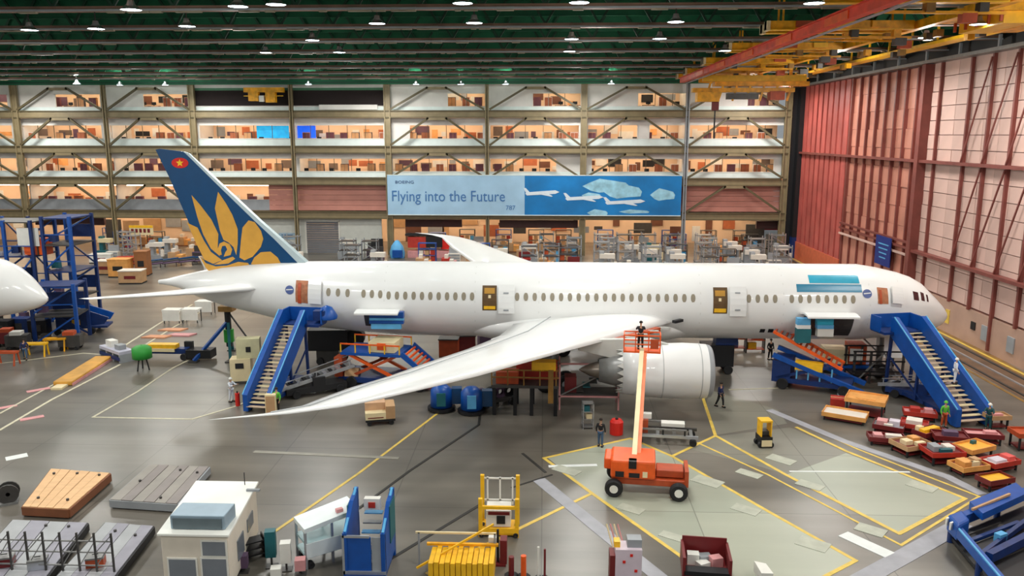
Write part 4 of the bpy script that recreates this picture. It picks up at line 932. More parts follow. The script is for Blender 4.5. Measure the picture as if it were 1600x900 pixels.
# ================================================================ BOOM LIFT
bl = thing('boom_lift', 'orange boom lift on four black wheels with basket raised to the wing', 'lift', g(1000, 764), -.12)
MB().bb((-1.5, -.75, .55), (2.3, .75, .9)).build('chassis', mOrD, bl, bevel=.04)
MB().bb((-1.55, -1.0, .95), (.75, 1.0, 1.95)).build('turret_body', mOrange, bl, bevel=.12); MB().bb((-1.3, -1.03, 1.05), (-.85, -1.0, 1.35)).bb((-.6, -1.03, 1.05), (-.05, -1.0, 1.3)).build('vent_grille', mDark, bl); MB().bb((.1, -1.04, 1.1), (.35, -1.0, 1.4)).build('warning_plate', mCream, bl)
MB().bb((-1.9, -.7, 1.3), (-1.5, .7, 1.9)).build('counterweight', mOrange, bl, bevel=.08); MB().bb((.8, -.5, .95), (2.2, .5, 1.35)).build('front_hood', mOrD, bl, bevel=.05); MB().bb((2.25, -.8, .6), (2.45, .8, 1.45)).build('bumper', mOrD, bl)
for sx, r_ in ((-1.35, .47), (1.95, .47)):
    for sy in (-1.12, 1.12):
        w_ = MB().lathe([(-.18, .2), (-.2, r_ * .85), (-.12, r_), (.12, r_), (.2, r_ * .85), (.18, .2)], (sx, sy, r_), 'Y', 20).build('wheel', mDark, bl); MB().lathe([(-.21, .01), (-.21, .22), (.21, .22), (.21, .01)], (sx, sy, r_), 'Y', 12).build('wheel_hub', mWhite, w_)
inv = Matrix.Rotation(.12, 3, 'Z'); O = bl.location
L2 = lambda p: inv @ (Vector(p) - O)
tipw = at(1003, 546, 48.9); bas = L2(tipw); root = Vector((-.35, .1, 1.75))
mid = root.lerp(bas, .55)
MB().tube(root - Vector((0, 0, .3)), root, .35, n=14).build('boom_pivot', mGreyD, bl); MB().beam(root + Vector((0, -.2, 0)), bas + Vector((0, -.2, 0)), .26, .34).build('boom', mCream, bl); MB().beam(root + Vector((.24, 0, 0)), bas + Vector((.22, 0, 0)), .2, .3).build('boom_jib', M('boom_salmon', (226, 128, 84), .5), bl)
MB().bb((-.62, -1.06, 1.55), (-.22, -.6, 1.95)).build('boom_end', mBlack, bl)
bk = bas + Vector((0, 0, -.1)); m = MB()
MB().bb(bk + Vector((-1.1, -.5, 0)), bk + Vector((1.1, .5, .1))).build('basket_floor', mOrange, bl)
for z in (.55, 1.1):
    for a, b in (((-1.1,-.5),(1.1,-.5)), ((-1.1,.5),(1.1,.5)), ((-1.1,-.5),(-1.1,.5)), ((1.1,-.5),(1.1,.5))): m.beam(bk + Vector((a[0], a[1], z)), bk + Vector((b[0], b[1], z)), .07)
for a in (-1.1, -.4, .4, 1.1):
    for b in (-.5, .5): m.beam(bk + Vector((a, b, 0)), bk + Vector((a, b, 1.1)), .06)
m.build('basket_rail', mOrange, bl); MB().bb(bk + Vector((.5, -.56, .3)), bk + Vector((1.0, -.5, .9))).build('control_panel', mOrD, bl)
p = O + Matrix.Rotation(-.12, 3, 'Z') @ (bk + Vector((-.1, 0, .1)))
person('person in black working in the raised orange basket at the wing', p, 3.1, mBlkC, mBlkC, pose='reach')
# ================================================================ FLOOR EQUIPMENT, LEFT
def quadprism(name, label, cat, pts, zt, zb, mat, parts=()):
    P = [g(x, y, zt) for x, y in pts]; c = sum(P, Vector()) / len(P); t = thing(name, label, cat, (c.x, c.y, 0))
    return t, [(p.x - c.x, p.y - c.y) for p in P]
def plank_deck(t, q, zt, n, mats, nm, gap=.03, th=.08):
    a, b, c, d = [Vector((*p, 0)) for p in q]       # a-b front edge, d-c back edge
    for k in range(n):
        f0, f1 = k / n, (k + 1) / n - gap / 3
        MB().prism([a.lerp(b, f0)[:2], a.lerp(b, f1)[:2], d.lerp(c, f1)[:2], d.lerp(c, f0)[:2]], zt - th, zt + (.012 if k % 2 else 0)).build(nm, mats[k % len(mats)], t)
def skid(label, pts, zt, mats, edge, n, nm, studs=()):
    t, q = quadprism('floor_platform', label, 'platform', pts, zt, 0, mats[0])
    plank_deck(t, q, zt, n, mats, nm)
    for i in range(4):
        a, b = Vector((*q[i], 0)), Vector((*q[(i + 1) % 4], 0)); MB().beam(a + Vector((0, 0, zt * .55)), b + Vector((0, 0, zt * .55)), .12, zt * .75).build('edge_beam', edge, t)
        MB().bb((q[i][0] * .9 - .12, q[i][1] * .9 - .12, 0), (q[i][0] * .9 + .12, q[i][1] * .9 + .12, zt * .4)).build('foot', mDark, t)
    for fx, fy in studs:
        p = Vector((*q[0], 0)).lerp(Vector((*q[1], 0)), fx).lerp(Vector((*q[3], 0)).lerp(Vector((*q[2], 0)), fx), fy); MB().tube(p + Vector((0, 0, zt)), p + Vector((0, 0, zt + .1)), .07, n=8).build('stud', mGreyD, t)
    return t
skid('raised floor platform with plywood deck and brown timber edge at lower left', [(35,791),(107,795),(172,739),(80,732)], .55, [mWood], mWoodD, 6, 'plywood_sheet', ((.2,.2),(.8,.2),(.12,.85),(.5,.9),(.88,.9)))
skid('raised grey floor platform with pale rim behind the white cabin', [(172,780),(277,787),(327,729),(233,726)], .5, [M('deck_grey', (150,144,136), .6, 0, .12, 1), M('deck_grey_b', (138,130,126), .6, 0, .12, 1)], mGreyP, 6, 'deck_plate', ((.15,.5),(.7,.1),(.6,.85),(.9,.8)))
skid('pale grey plate platform at the lower left corner', [(-60,900),(70,905),(137,817),(20,812)], .45, [M('plate_a', (164,166,168), .5, .1, .1), M('plate_b', (148,146,156), .5, .1, .1)], mBlack, 4, 'deck_plate', ((.5,.9),(.8,.9)))
skid('pale grey plate platform between the corner platform and the white cabin', [(75,915),(168,915),(240,822),(165,816)], .45, [M('plate_a', (164,166,168)), M('plate_b', (148,146,156))], mBlack, 4, 'deck_plate', ((.35,.85),(.8,.8)))
# railing along the platforms
rl = thing('steel_railing', 'grey steel railing with rust yellow base rail along the lower left edge', 'railing', g(0, 905))
o0 = rl.location; P = [g(x, 903) - o0 for x in range(-30, 200, 27)]
for p in P: MB().bb((p.x - .035, -.035, 0), (p.x + .035, .035, 2.2)).build('post', mGreyD, rl)
for z in (.7, 1.3, 1.8): MB().bb((P[0].x, -.03, z), (P[-1].x, .03, z + .05)).build('rail', mGrey, rl)
for a, b in zip(P[:-1], P[1:]):
    MB().beam((a.x, 0, 1.3), (b.x, 0, 2.1), .04).beam((a.x, 0, .7), (b.x, 0, 1.8), .035).build('brace_wire', mGrey, rl)
MB().bb((P[0].x, -.06, .0), (P[-1].x + 2, .06, .14)).build('base_rail', mOchre, rl)
for k, (px, py, c) in enumerate(((8, 880, mMaroon), (60, 884, mAlu), (150, 880, mOrD))):
    t = thing('tool_box', ['maroon tool box on the corner platform, nearest the left edge', 'bare metal tool box behind the railing', 'rusty orange tool box behind the railing right of the metal one'][k], 'box', (*g(px, py, .55)[:2], .47), .3)
    MB().bb((-.35, -.25, 0), (.35, .25, .35)).build('box_body', c, t); MB().bb((-.36, -.26, .36), (.36, .26, .44)).build('lid', mGrey, t); MB().tube((-.12, 0, .5), (.12, 0, .5), .02).build('handle', mDark, t)
for k, (px, py) in enumerate(((110, 790), (15, 815))):
    t = thing('hose_reel', ['dark hose reel on the floor below the plywood platform', 'dark hose reel at the left edge beside the plywood platform'][k], 'reel', g(px - 95, py - 5), .5)
    MB().lathe([(-.3, .1), (-.3, .5), (-.2, .5), (-.2, .3), (.2, .3), (.2, .5), (.3, .5), (.3, .1)], (0, 0, .55), 'Y', 16).build('drum', mGreyD, t); MB().bb((-.4, -.4, 0), (.4, .4, .1)).build('base', mGrey, t)

# white cabin
HC = 2.7
pts = [g(250, 832, HC), g(355, 834, HC), g(394, 752, HC), g(308, 752, HC)]
fl_ = pts[1] - pts[0]; rz = math.atan2(fl_.y, fl_.x); Wc = fl_.length; Lc = ((pts[2] - pts[1]).length + (pts[3] - pts[0]).length) / 2
cb = thing('site_cabin', 'white boxy cabin with rooftop unit and grey windows, lower left', 'cabin', (pts[0].x, pts[0].y, 0), rz)
mCab = M('cabin_shell', (222, 212, 196), .5, 0, .05); mCabR = M('cabin_roof', (240, 240, 232), .4, 0, .03)
sk = (pts[3] - pts[0]); sk = Matrix.Rotation(-rz, 3, 'Z') @ sk; sx_ = sk.x
q = [(0, 0), (Wc, 0), (Wc + sx_, sk.y), (sx_, sk.y)]
MB().prism(q, .25, HC - .12).build('shell', mCab, cb, bevel=.04)
MB().prism([(-.1, -.1), (Wc + .1, -.1), (Wc + sx_ + .1, sk.y + .1), (sx_ - .1, sk.y + .1)], HC - .12, HC).build('roof', mCabR, cb, bevel=.03)
MB().prism([(.1, .1), (Wc - .1, .1), (Wc + sx_ - .1, sk.y - .1), (sx_ + .1, sk.y - .1)], .0, .25).build('plinth', mDark, cb)
MB().bb((.3, .3, HC), (Wc - .2, 1.5, HC + .6)).build('roof_unit', M('unit_blue_grey', (150, 170, 184), .4, .2, .06), cb, bevel=.04); MB().bb((.42, .25, HC + .06), (Wc - .32, .31, HC + .5)).build('unit_grille', M('grille_grey', (104, 118, 124), .5, .2), cb)
for xx, yy in ((Wc * .62, 2.3), (Wc * .8 + .2, 3.9)): MB().bb((xx - .3, yy, HC), (xx + .3, yy + .12, HC + .1)).build('roof_vent', mGreyP, cb)
mCW = M('cabin_window', (122, 128, 136), .15, .1, .05)
for a, b, c, d in ((.62, .96, 1.75, 2.35), (.1, .5, .55, 1.55), (.6, .96, .3, 1.6)):
    w_ = MB().bb((Wc * a, -.05, c), (Wc * b, .02, d)).build('window' if c > .4 else 'door', mCW, cb); MB().bb((Wc * a - .07, -.04, c - .07), (Wc * b + .07, -.005, c)).bb((Wc * a - .07, -.04, d), (Wc * b + .07, -.005, d + .07)).bb((Wc * a - .07, -.04, c), (Wc * a, -.005, d)).bb((Wc * b, -.04, c), (Wc * b + .07, -.005, d)).build('window_frame', mWhite, cb)
ang = math.atan2(sk.y, sx_)
for f0, f1, c, d in ((.25, .45, .8, 1.7), (.6, .8, 1.2, 1.8)):
    a = Vector((Wc + sx_ * f0 + .02, sk.y * f0, 0)); b = Vector((Wc + sx_ * f1 + .02, sk.y * f1, 0)); MB().beam(a + Vector((0, 0, (c + d) / 2)), b + Vector((0, 0, (c + d) / 2)), .06, d - c).build('window', mCW, cb)
MB().tube((Wc + sx_ - .4, sk.y - .3, HC), (Wc + sx_ - .4, sk.y - .3, HC + .6), .02).build('aerial', mDark, cb)
for px, py, lb in ((392, 860, 'black step rack at the right side of the white cabin'),):
    t = thing('step_rack', lb, 'rack', g(px, py + 12), .6)
    for k in range(3): MB().bb((-.6, -.3, .2 + k * .3), (.6, .3, .26 + k * .3)).build('shelf', mBlack, t)
    for s_ in (-.6, .55): MB().bb((s_, -.3, 0), (s_ + .05, .3, 1.0)).build('upright', mBlack, t)

# blue docks at the far left
def dock(label, loc, wx, wy, h, lv, rz=0.):
    t = thing('access_dock', label, 'dock', loc, rz)
    nx = max(2, int(wx / 2.2) + 1)
    for i in range(nx):
        for j in (0, 1):
            x = -wx/2 + wx * i / (nx - 1); y = -wy/2 + wy * j; MB().bb((x - .14, y - .14, 0), (x + .14, y + .14, h)).build('post', mBlue if (i + j) % 2 else mBlueD, t)
    for k in range(lv):
        z = h * (k + 1) / (lv + .0) - .15; MB().bb((-wx/2 - .1, -wy/2 - .1, z - .12), (wx/2 + .1, wy/2 + .1, z)).build('deck', mBlueD if k % 2 else mGreyD, t)
        if k < lv - 1 or True:
            for y in ((-wy/2, wy/2) if k < lv - 1 else ()): MB().bb((-wx/2, y - .05, z + .95), (wx/2, y + .05, z + 1.05)).build('guard_rail', mBlue, t)
    for k in range(lv):
        z0 = h * k / lv; z1 = h * (k + 1) / lv - .2
        for i in range(nx - 1):
            x0 = -wx/2 + wx * i / (nx - 1); x1 = -wx/2 + wx * (i + 1) / (nx - 1)
            if (i + k) % 2 == 0: MB().beam((x0, -wy/2 - .02, z0 + .1), (x1, -wy/2 - .02, z1), .14).build('brace', mBlue, t); MB().beam((x1, wy/2, z0 + .1), (x0, wy/2, z1), .14).build('brace', mBlueD, t)
            else: MB().bb((x0 + .2, wy/2 - .1, z0 + .2), (x1 - .2, wy/2, z0 + 1.5)).build('mesh_panel', mBlueD, t); MB().beam((x0, -wy/2, z0 + .1), (x1, wy/2, z1), .3, .1).build('ladder', mBlue, t)
            MB().bb((x0 + .3, -wy/2 + .4, z0 + .1), (x0 + 1.0, -wy/2 + 1.0, z0 + .8)).build('locker', [mGreyD, mPurple, mTeal, mBlueD][(i + k) % 4], t)
    return t
L = at(60, 480, 78)
dock('tall blue steel access dock with dark top beam behind the second aircraft nose', (X(30, 79, 440), 79.5, 0), 5.5, 4, 10.2, 3)
dock('blue lattice access dock at the far left edge', (X(-62, 77, 440), 77, 0), 4.4, 4, 10.4, 3)
dock('blue lattice dock tower right of the orange box, left of the tail', (X(119, 80, 440), 79.5, 0), 2.8, 4, 10.6, 4)
dock('low blue dock with deck at the tip of the second aircraft nose', (X(90, 70, 500), 70.6, 0), 3.6, 3, 5.4, 2, .2)
t = thing('dock_ramp', 'blue sloping dock ramp ending in dark tyres near the tailplane tip', 'ramp', (X(108, 72, 520), 73.6, 0), .25)
MB().xz([(-1.6, .5), (2.6, .9), (3.0, 1.5), (-1.6, 3.4)], -1.1, -.95).build('side_beam', mBlueD, t); MB().xz([(-1.6, .5), (2.6, .9), (3.0, 1.5), (-1.6, 3.4)], .95, 1.1).build('side_beam', mBlue, t); MB().bb((-1.6, -1, .5), (2.8, 1, .7)).build('deck', mBlueD, t); MB().bb((-.2, -1.15, .9), (.5, -1.1, 1.4)).build('yellow_plate', mYel, t); wheels4(t, 1.5, 1.1, .3)
t = thing('tool_bin', 'orange-red bin standing high on the left blue dock', 'bin', (X(52, 77.4, 420), 78.6, 6.72)); MB().bb((-1.1, -.6, 0), (1.1, .6, 1.5)).build('bin_body', mOrange, t); MB().bb((-1.15, -.65, 1.5), (1.15, .65, 1.62)).build('rim', mOrD, t)
t = thing('panel_board', 'pale panel board standing on the upper level of the left blue dock', 'board', (X(42, 77.6, 380), 77.9, 6.72)); MB().bb((-1.1, -.05, .9), (1.1, .05, 2.7)).build('panel', mWhite, t); MB().bb((-.9, -.04, 0), (-.8, .04, .9)).bb((.8, -.04, 0), (.9, .04, .9)).build('stand', mGreyD, t)
for k, (px, py, c, lb) in enumerate(((12, 570, mOrD, 'rust orange trestle at the left edge below the aircraft nose'), (58, 556, mYel, 'ochre trestle under the second aircraft nose'), (88, 548, mCrane, 'ochre trestle right of its neighbour under the blue dock'))):
    t = thing('trestle', lb, 'trestle', g(px, py), .1 * k)
    MB().bb((-.9, -.3, 1.0), (.9, .3, 1.15)).build('top_beam', c, t)
    for a in (-.8, .8):
        for b in (-.4, .4): MB().beam((a, b, 0), (a, b * .5, 1.0), .1).build('leg', c, t)
for k, (px, py, c, lb) in enumerate(((14, 540, mMaroon, 'maroon cart beneath the second aircraft nose at the left edge'), (30, 545, mGreyD, 'dark cart with pale box beneath the second aircraft nose'), (112, 545, mGreyD, 'dark low cart behind the ochre trestles'))):
    t = thing('service_cart', lb, 'cart', g(px, py), .2); MB().bb((-.9, -.5, .3), (.9, .5, 1.3)).build('body', c, t); MB().bb((-.5, -.45, 1.3), (.4, .4, 1.6)).build('box', mWhite if k == 1 else mOrD, t); wheels4(t, .6, .5, .18)

# tail tripod jack, tow bar, yellow cover, tables
J = g(338, 560); tj = thing('tail_jack', 'tall blue tripod jack under the rear fuselage', 'jack', J)
hd = Vector((.6, 1.5, at(342, 480, J.y + 1.5).z))
for dx, dy in ((-1.4, -1.2), (1.6, -1.0), (.4, 2.6)): MB().beam((dx, dy, .1), hd - Vector((0, 0, 1.2)), .24).build('leg', mBlue if dx < 0 else mTeal, tj); MB().bb((dx - .35, dy - .35, 0), (dx + .35, dy + .35, .1)).build('foot_pad', mGreyD, tj)
MB().tube(hd - Vector((0, 0, 3.4)), hd, .26).build('ram', mBlack, tj); MB().bb(hd - Vector((.6, .5, .3)), hd + Vector((.6, .5, .15))).build('head', mOchre, tj); MB().tube(hd - Vector((0, 0, 3.0)), hd - Vector((0, 0, 1.9)), .42).build('pump', mGreen, tj)
MB().beam(hd - Vector((0, 0, .3)), (4.2, -.8, .3), .1).build('hose', mBlack, tj)
t = thing('tow_bar', 'blue tow tractor bar with bright yellow top panel left of the tripod jack', 'tow bar', g(256, 560), -.02)
MB().bb((-2.5, -.35, .5), (2.2, .35, .95)).build('beam', mBlueD, t); MB().bb((-1.1, -.45, .95), (1.3, .3, 1.3)).build('top_panel', mYel, t); MB().bb((-1.6, -.5, .7), (1.2, -.4, .98)).build('cream_stripe', mCream, t); MB().bb((2.2, -.6, .2), (4.3, .6, .9)).build('coupling', mBlack, t); wheels4(t, 2, .5, .3)
for px, py, rz_ in ((262, 540, 0),): MB().bb((1.7, .3, .9), (2.4, .6, 1.4)).build('hose_coil', mDark, t)
t = thing('gas_cart', 'round green tank on a small stand left of the tow bar', 'tank', g(224, 578)); MB().lathe([(0, .1), (.1, .75), (.9, .75), (1.1, .45), (1.15, .05)], (0, 0, .9), 'Z', 18).build('tank', mGreen, t, smooth=True)
for k in range(3): MB().beam((.5 * math.cos(k * 2.1), .5 * math.sin(k * 2.1), 0), (.3 * math.cos(k * 2.1), .3 * math.sin(k * 2.1), 1.0), .08).build('leg', mDark, t)
a, b = g(98, 603), g(163, 562); d = b - a; t = thing('cable_cover', 'long ochre cable cover lying between the pale floor lines on the left', 'cover', (a + b) / 2, math.atan2(d.y, d.x)); Ld = d.length / 2
MB().bb((-Ld, -.7, 0), (Ld, .7, .35)).build('cover', mOrD if False else M('cover_ochre', (206, 150, 56), .5, 0, .2, 1), t, bevel=.08); MB().bb((-Ld, -.75, 0), (Ld, -.7, .2)).build('pink_edge', mPink, t); MB().bb((-Ld - 1.0, -.4, 0), (-Ld, .4, .15)).build('pale_end', mCream, t)
a, b = g(150, 540), g(200, 560)
t = thing('white_gantry', 'white and lilac low gantry at the upper end of the ochre cable cover', 'gantry', g(183, 560), -.65)
MB().bb((-1.8, -.6, .7), (1.8, .6, .95)).build('deck', M('gantry_lilac', (190,190,206), .5), t)
for k in range(4): MB().bb((-1.8 + 1.15 * k, -.6, 0), (-1.65 + 1.15 * k, .6, .7)).build('leg', mGreyP, t)
MB().bb((-1.8, -.62, .2), (1.8, -.55, .5)).build('dark_skirt', mBlueD, t); MB().bb((-1.2, -.3, .95), (-.2, .3, 1.5)).build('box', mWhite, t); MB().bb((.4, -.3, .95), (1.2, .3, 1.35)).build('box', mGreyP, t)
for k, (px, py, lb) in enumerate(((272, 500, 'white table left of its twin behind the tripod jack'), (300, 499, 'white table right of its twin behind the tripod jack'), (322, 486, 'pale box table close to the tripod jack head'))):
    t = thing('work_table', lb, 'table', g(px, py + 4)); MB().bb((-.9, -.6, 1.25), (.9, .6, 1.4)).build('table_top', mWhite, t); MB().bb((-.85, -.62, .3), (.85, -.5, 1.25)).build('front_panel', mWhite, t)
    for a in (-.8, .72):
        for b in (-.5, .45): MB().bb((a, b, 0), (a + .08, b + .08, 1.25)).build('leg', mGreyD, t)
for k, (px, py, c) in enumerate(((245, 527, mOrange), (270, 516, mOrange), (283, 524, mPink))):
    t = tag(MB().prism([(-1.3, -.4), (.9, -.5), (1.3, .5), (-.8, .45)], 0, .12).build('folded_sheet', M('sheet_orange', (212,150,112), .7) if k < 2 else mPink, None, g(px, py)), ['salmon sheet on the floor between the white lines, lower one', 'salmon sheet on the floor between the white lines, upper one', 'pink sheet on the floor below the white tables'][k], 'sheet')
t = thing('cream_machine', 'cream machine column with dark gauges left of the rear stairs', 'machine', g(380, 596), .2)
MB().bb((-.8, -.6, .2), (.7, .6, 1.9)).build('body', mCream, t); MB().bb((-.3, -.4, 1.9), (1.4, .5, 3.4)).build('head', M('machine_cream', (206,200,160), .5), t); MB().bb((.4, -.45, 2.4), (.75, -.4, 2.8)).bb((-.4, -.65, 1.2), (.2, -.6, 1.6)).build('gauge', mDark, t); MB().bb((-.9, -.7, 0), (.8, .7, .2)).build('base', mGreyD, t)
t = thing('fire_bottle', 'red wheeled bottle at the foot of the rear stairs, left side', 'extinguisher', g(372, 636)); MB().tube((0, 0, .1), (0, 0, 1.0), .16).build('bottle', mRed, t); MB().tube((0, 0, 1.0), (0, 0, 1.15), .05).build('valve', mDark, t)
t = thing('parts_locker', 'cream locker at the right foot of the rear stairs', 'locker', g(425, 646), .1); MB().bb((-.35, -.3, 0), (.35, .3, 1.4)).build('body', mCream, t); MB().bb((-.3, -.32, .1), (.3, -.3, 1.3)).build('door', mBox, t)
t = thing('crate_cart', 'tan round-bodied cart under the rear loader', 'cart', g(552, 602), 0); MB().lathe([(-.5, .1), (-.5, .55), (.5, .55), (.5, .1)], (0, 0, .8), 'X', 14).build('drum', mBox, t); MB().bb((-.6, -.6, .1), (.6, .6, .3)).build('base', mGreyD, t)
t = thing('crate_cart', 'cream and tan cart with open front in front of the wing trailing edge', 'cart', g(594, 659), .25)
MB().bb((-.95, -.7, .25), (.95, .7, .4)).build('base', mDark, t); MB().bb((-.95, -.7, .4), (.35, .1, .85)).build('drawer_box', mCream, t); MB().bb((.35, -.7, .4), (.95, .7, 1.25)).build('side_box', mBox, t); MB().bb((-.95, -.1, .85), (.35, .7, 1.35)).build('back_box', M('cart_tan', (206,164,128), .6), t); MB().bb((-.8, -.72, .5), (.2, -.7, .56)).build('drawer_slot', mMaroon, t); wheels4(t, .7, .6, .16)
for k, (px, py) in enumerate(((690, 640), (737, 644))):
    t = thing('blue_drum_cart', ['blue round tank cart, left one of two under the wing', 'blue round tank cart, right one with the pale panel under the wing'][k], 'cart', g(px, py), .1)
    MB().lathe([(0, .1), (.05, .75), (1.2, .72), (1.5, .4), (1.55, .05)], (0, 0, .25), 'Z', 18).build('tank', mBlue, t, smooth=True); MB().lathe([(0, .1), (0, .95), (.2, .95), (.2, .1)], (0, 0, .05), 'Z', 18).build('base_ring', mBlack, t); MB().bb((-.3, -.82, .5), (.3, -.7, 1.4)).build('panel', mBlueL if k else mTeal, t); MB().bb((.7, -.1, .4), (1.4, .5, 1.5)).build('motor_box', mNavyTail, t)
t = thing('hose_trolley', 'dark grey hose trolley right of the blue tank carts', 'trolley', g(775, 632), .5)
MB().bb((-1.4, -.5, .3), (1.4, .5, .5)).build('deck', mGreyD, t); wheels4(t, 1, .5, .25)
for k in range(4): MB().lathe([(-.12, .2), (-.12, .45), (.12, .45), (.12, .2)], (-1.1 + .7 * k, 0, .9), 'Y', 14).build('hose_coil', mDark if k % 2 else mPurple, t)
t = tag(MB().box((0, 0, .3), (1.2, .8, .6)).build('parcel', mPink, None, g(680, 606)), 'pinkish parcel on the floor beneath the wing, left of the tank carts', 'parcel')

# ================================================================ WORK STAND UNDER THE WING
sx = g(852, 640); t = thing('wing_work_stand', 'brown steel work stand with yellow hoist under the wing beside the engine', 'work stand', (sx.x, sx.y, 0), -.02)
MB().bb((-3.6, -1.3, 1.9), (.9, 1.3, 2.1)).build('deck', mGreyD, t)
for x in (-3.4, -2.0, -.9, .7):
    for y in (-1.2, 1.2): MB().bb((x - .12, y - .12, 0), (x + .12, y + .12, 1.9)).build('leg', mBlack, t)
for z in (2.6, 3.1): MB().bb((-3.6, -1.3, z), (.9, -1.22, z + .08)).bb((-3.6, 1.22, z), (.9, 1.3, z + .08)).build('guard_rail', mOchre, t)
for k in range(5): MB().bb((-3.6 + k * 1.07, -1.3, 2.1), (-3.52 + k * 1.07, -1.22, 3.15)).build('rail_post', mOchre, t)
MB().bb((-.9, -1.3, 3.1), (.7, -.4, 3.7)).build('hoist_box', mYel, t); MB().bb((-2.0, .1, 2.1), (.8, 1.1, 3.2)).build('tool_locker', mRedCart, t); MB().bb((.2, -1.35, .9), (.55, -1.2, 3.2)).build('hoist_mast', mOchre, t); MB().bb((-3.3, -1, 2.1), (-1.8, 0, 2.9)).build('crate', mOrD, t)
sx = g(905, 640); t = thing('engine_stand', 'pink-framed engine access stand with steps behind the near engine', 'work stand', (sx.x + .8, sx.y + .8, 0), 0)
for z in (.9, 3.2): MB().bb((-2.2, -.9, z), (1.9, -.8, z + .1)).build('frame_rail', mPink, t)
for x in (-2.2, 1.8): MB().bb((x, -.9, .0), (x + .1, -.8, 3.3)).bb((x, .8, 0), (x + .1, .9, 3.3)).build('frame_post', mPink, t)
MB().bb((-2.1, -.8, 1.0), (1.8, .8, 1.12)).build('deck', mGreyD, t)
for k in range(6): MB().bb((-1.0 + .45 * k, -.6, 1.2 + .3 * k), (-.5 + .45 * k, .6, 1.26 + .3 * k)).build('step', mTeal if k % 2 else mGreyD, t)
MB().bb((-1.8, -.5, 1.12), (-1.0, .5, 2.2)).build('locker', mMaroon, t); MB().beam((-2.1, -.8, 1), (1.8, -.8, 3.1), .08).build('brace', mGrey, t)
t = thing('tool_tower', 'narrow grey tool tower with open shelves left of the person in jeans', 'rack', g(918, 668), .1)
for a in (-.35, .3):
    for b in (-.3, .25): MB().bb((a, b, 0), (a + .05, b + .05, 1.7)).build('upright', mAlu, t)
for z in (.1, .6, 1.1, 1.65): MB().bb((-.35, -.3, z), (.35, .3, z + .05)).build('shelf', mGrey, t)
MB().bb((-.25, -.2, 1.15), (.1, .2, 1.5)).build('box', mTeal, t); MB().bb((-.1, -.2, .65), (.25, .2, .95)).build('box', mCream, t)
t = thing('red_drum', 'round red drum on the floor right of the person in jeans', 'drum', g(963, 678)); MB().lathe([(0, .1), (0, .42), (.8, .42), (.95, .3), (.95, .02)], (0, 0, .02), 'Z', 16).build('drum_body', mRed, t, smooth=False); MB().tube((0, 0, .95), (0, 0, 1.05), .1).build('cap', mDark, t)
t = thing('engine_cart', 'empty grey engine transport cart with pale pads below the engine', 'cart', g(1040, 688), -.12)
for s_ in (-.7, .7): MB().bb((-1.9, s_ - .08, .45), (1.9, s_ + .08, .62)).build('side_beam', mAlu if s_ < 0 else mGreyD, t); MB().bb((-1.6, s_ - .05, .9), (1.2, s_ + .05, 1.0)).build('top_rail', mGrey, t)
for x in (-1.5, -.5, .5, 1.5): MB().bb((x - .1, -.7, .4), (x + .1, .7, .55)).build('cross_member', mGrey, t)
for x in (-1.5, -.2, 1.1): MB().bb((x - .05, -.75, .6), (x + .05, -.65, .95)).build('rail_post', mDark, t)
MB().bb((-.3, -.3, 1.0), (1.1, .3, 1.2)).build('pad', mWhite, t); MB().bb((-1.7, -.5, .6), (-1.1, .1, 1.4)).build('pump_box', mOrD, t); MB().bb((-1.4, -.2, 1.4), (-.9, .2, 1.7)).build('pale_cap', mWhite, t); wheels4(t, 1.6, .75, .22)
t = thing('sweeper_truck', 'small yellow and black industrial truck on the grey floor panel at right', 'vehicle', g(1193, 696), .1); t.scale = (.78, .8, .85)
MB().bb((-.45, -.6, .2), (.45, .6, .8)).build('body', mBlack, t); MB().bb((-.4, -.1, .8), (.4, .5, 1.1)).build('seat_box', mGreyD, t); MB().bb((-.42, -.45, .8), (-.34, .45, 1.9)).bb((.34, -.45, .8), (.42, .45, 1.9)).build('mast', mYel, t); MB().bb((-.45, -.45, 1.85), (.45, .45, 1.97)).build('roof', mYel, t); MB().bb((-.4, -.66, .15), (.4, -.6, .6)).build('bumper', mCream, t); wheels4(t, .42, .4, .2)
person('person in orange driving the small yellow and black truck', (g(1193, 690).x, g(1193, 690).y - .15, .42), .1, mOrD, mBlkC, mYel) if False else None

# ================================================================ FOREGROUND
def cart_frame(t, w_, d_, h, mt, lv=2):
    for a in (-w_, w_):
        for b in (-d_, d_): MB().bb((a - .05, b - .05, 0), (a + .05, b + .05, h)).build('post', mt, t)
    for k in range(lv): z = .25 + (h - .3) * k / max(1, lv - 1); MB().bb((-w_, -d_, z - .04), (w_, d_, z)).build('shelf', mt, t)
t = thing('step_stand', 'white stepped maintenance stand with slanted roof panels beside the blue dock', 'stand', g(513, 868), .62)
for k in range(4): MB().bb((-1.6, -.75 + .0, .9 + .0), (-1.55, .75, 1.0)) 
MB().xz([(-1.25, 1.7), (1.25, 2.05), (1.25, 2.25), (-1.25, 1.9)], -.7, .7).build('top_panel', M('stand_white', (226,234,234), .4, 0, .04), t)
for z in (.5, 1.1): MB().bb((-1.2, -.65, z), (1.2, .65, z + .1)).build('shelf', M('stand_pale_blue', (170,200,204), .4, 0, .08), t)
for a in (-1.2, 0, 1.2):
    for b in (-.6, .6): MB().bb((a - .05, b - .05, 0), (a + .05, b + .05, 1.85 + a * .1)).build('post', mAlu, t)
MB().bb((-1.2, -.72, .55), (1.2, -.66, 1.2)).build('side_panel', M('stand_white', (226,234,234)), t); MB().bb((.3, -.5, 2.15), (.6, -.3, 2.3)).build('red_label_box', mPink, t); wheels4(t, 1.0, .55, .15)
t = thing('wing_dock', 'blue steel maintenance dock with white gate at the bottom edge, left of centre', 'dock', g(571, 908), 0)
w_, h_ = .8, 3.2
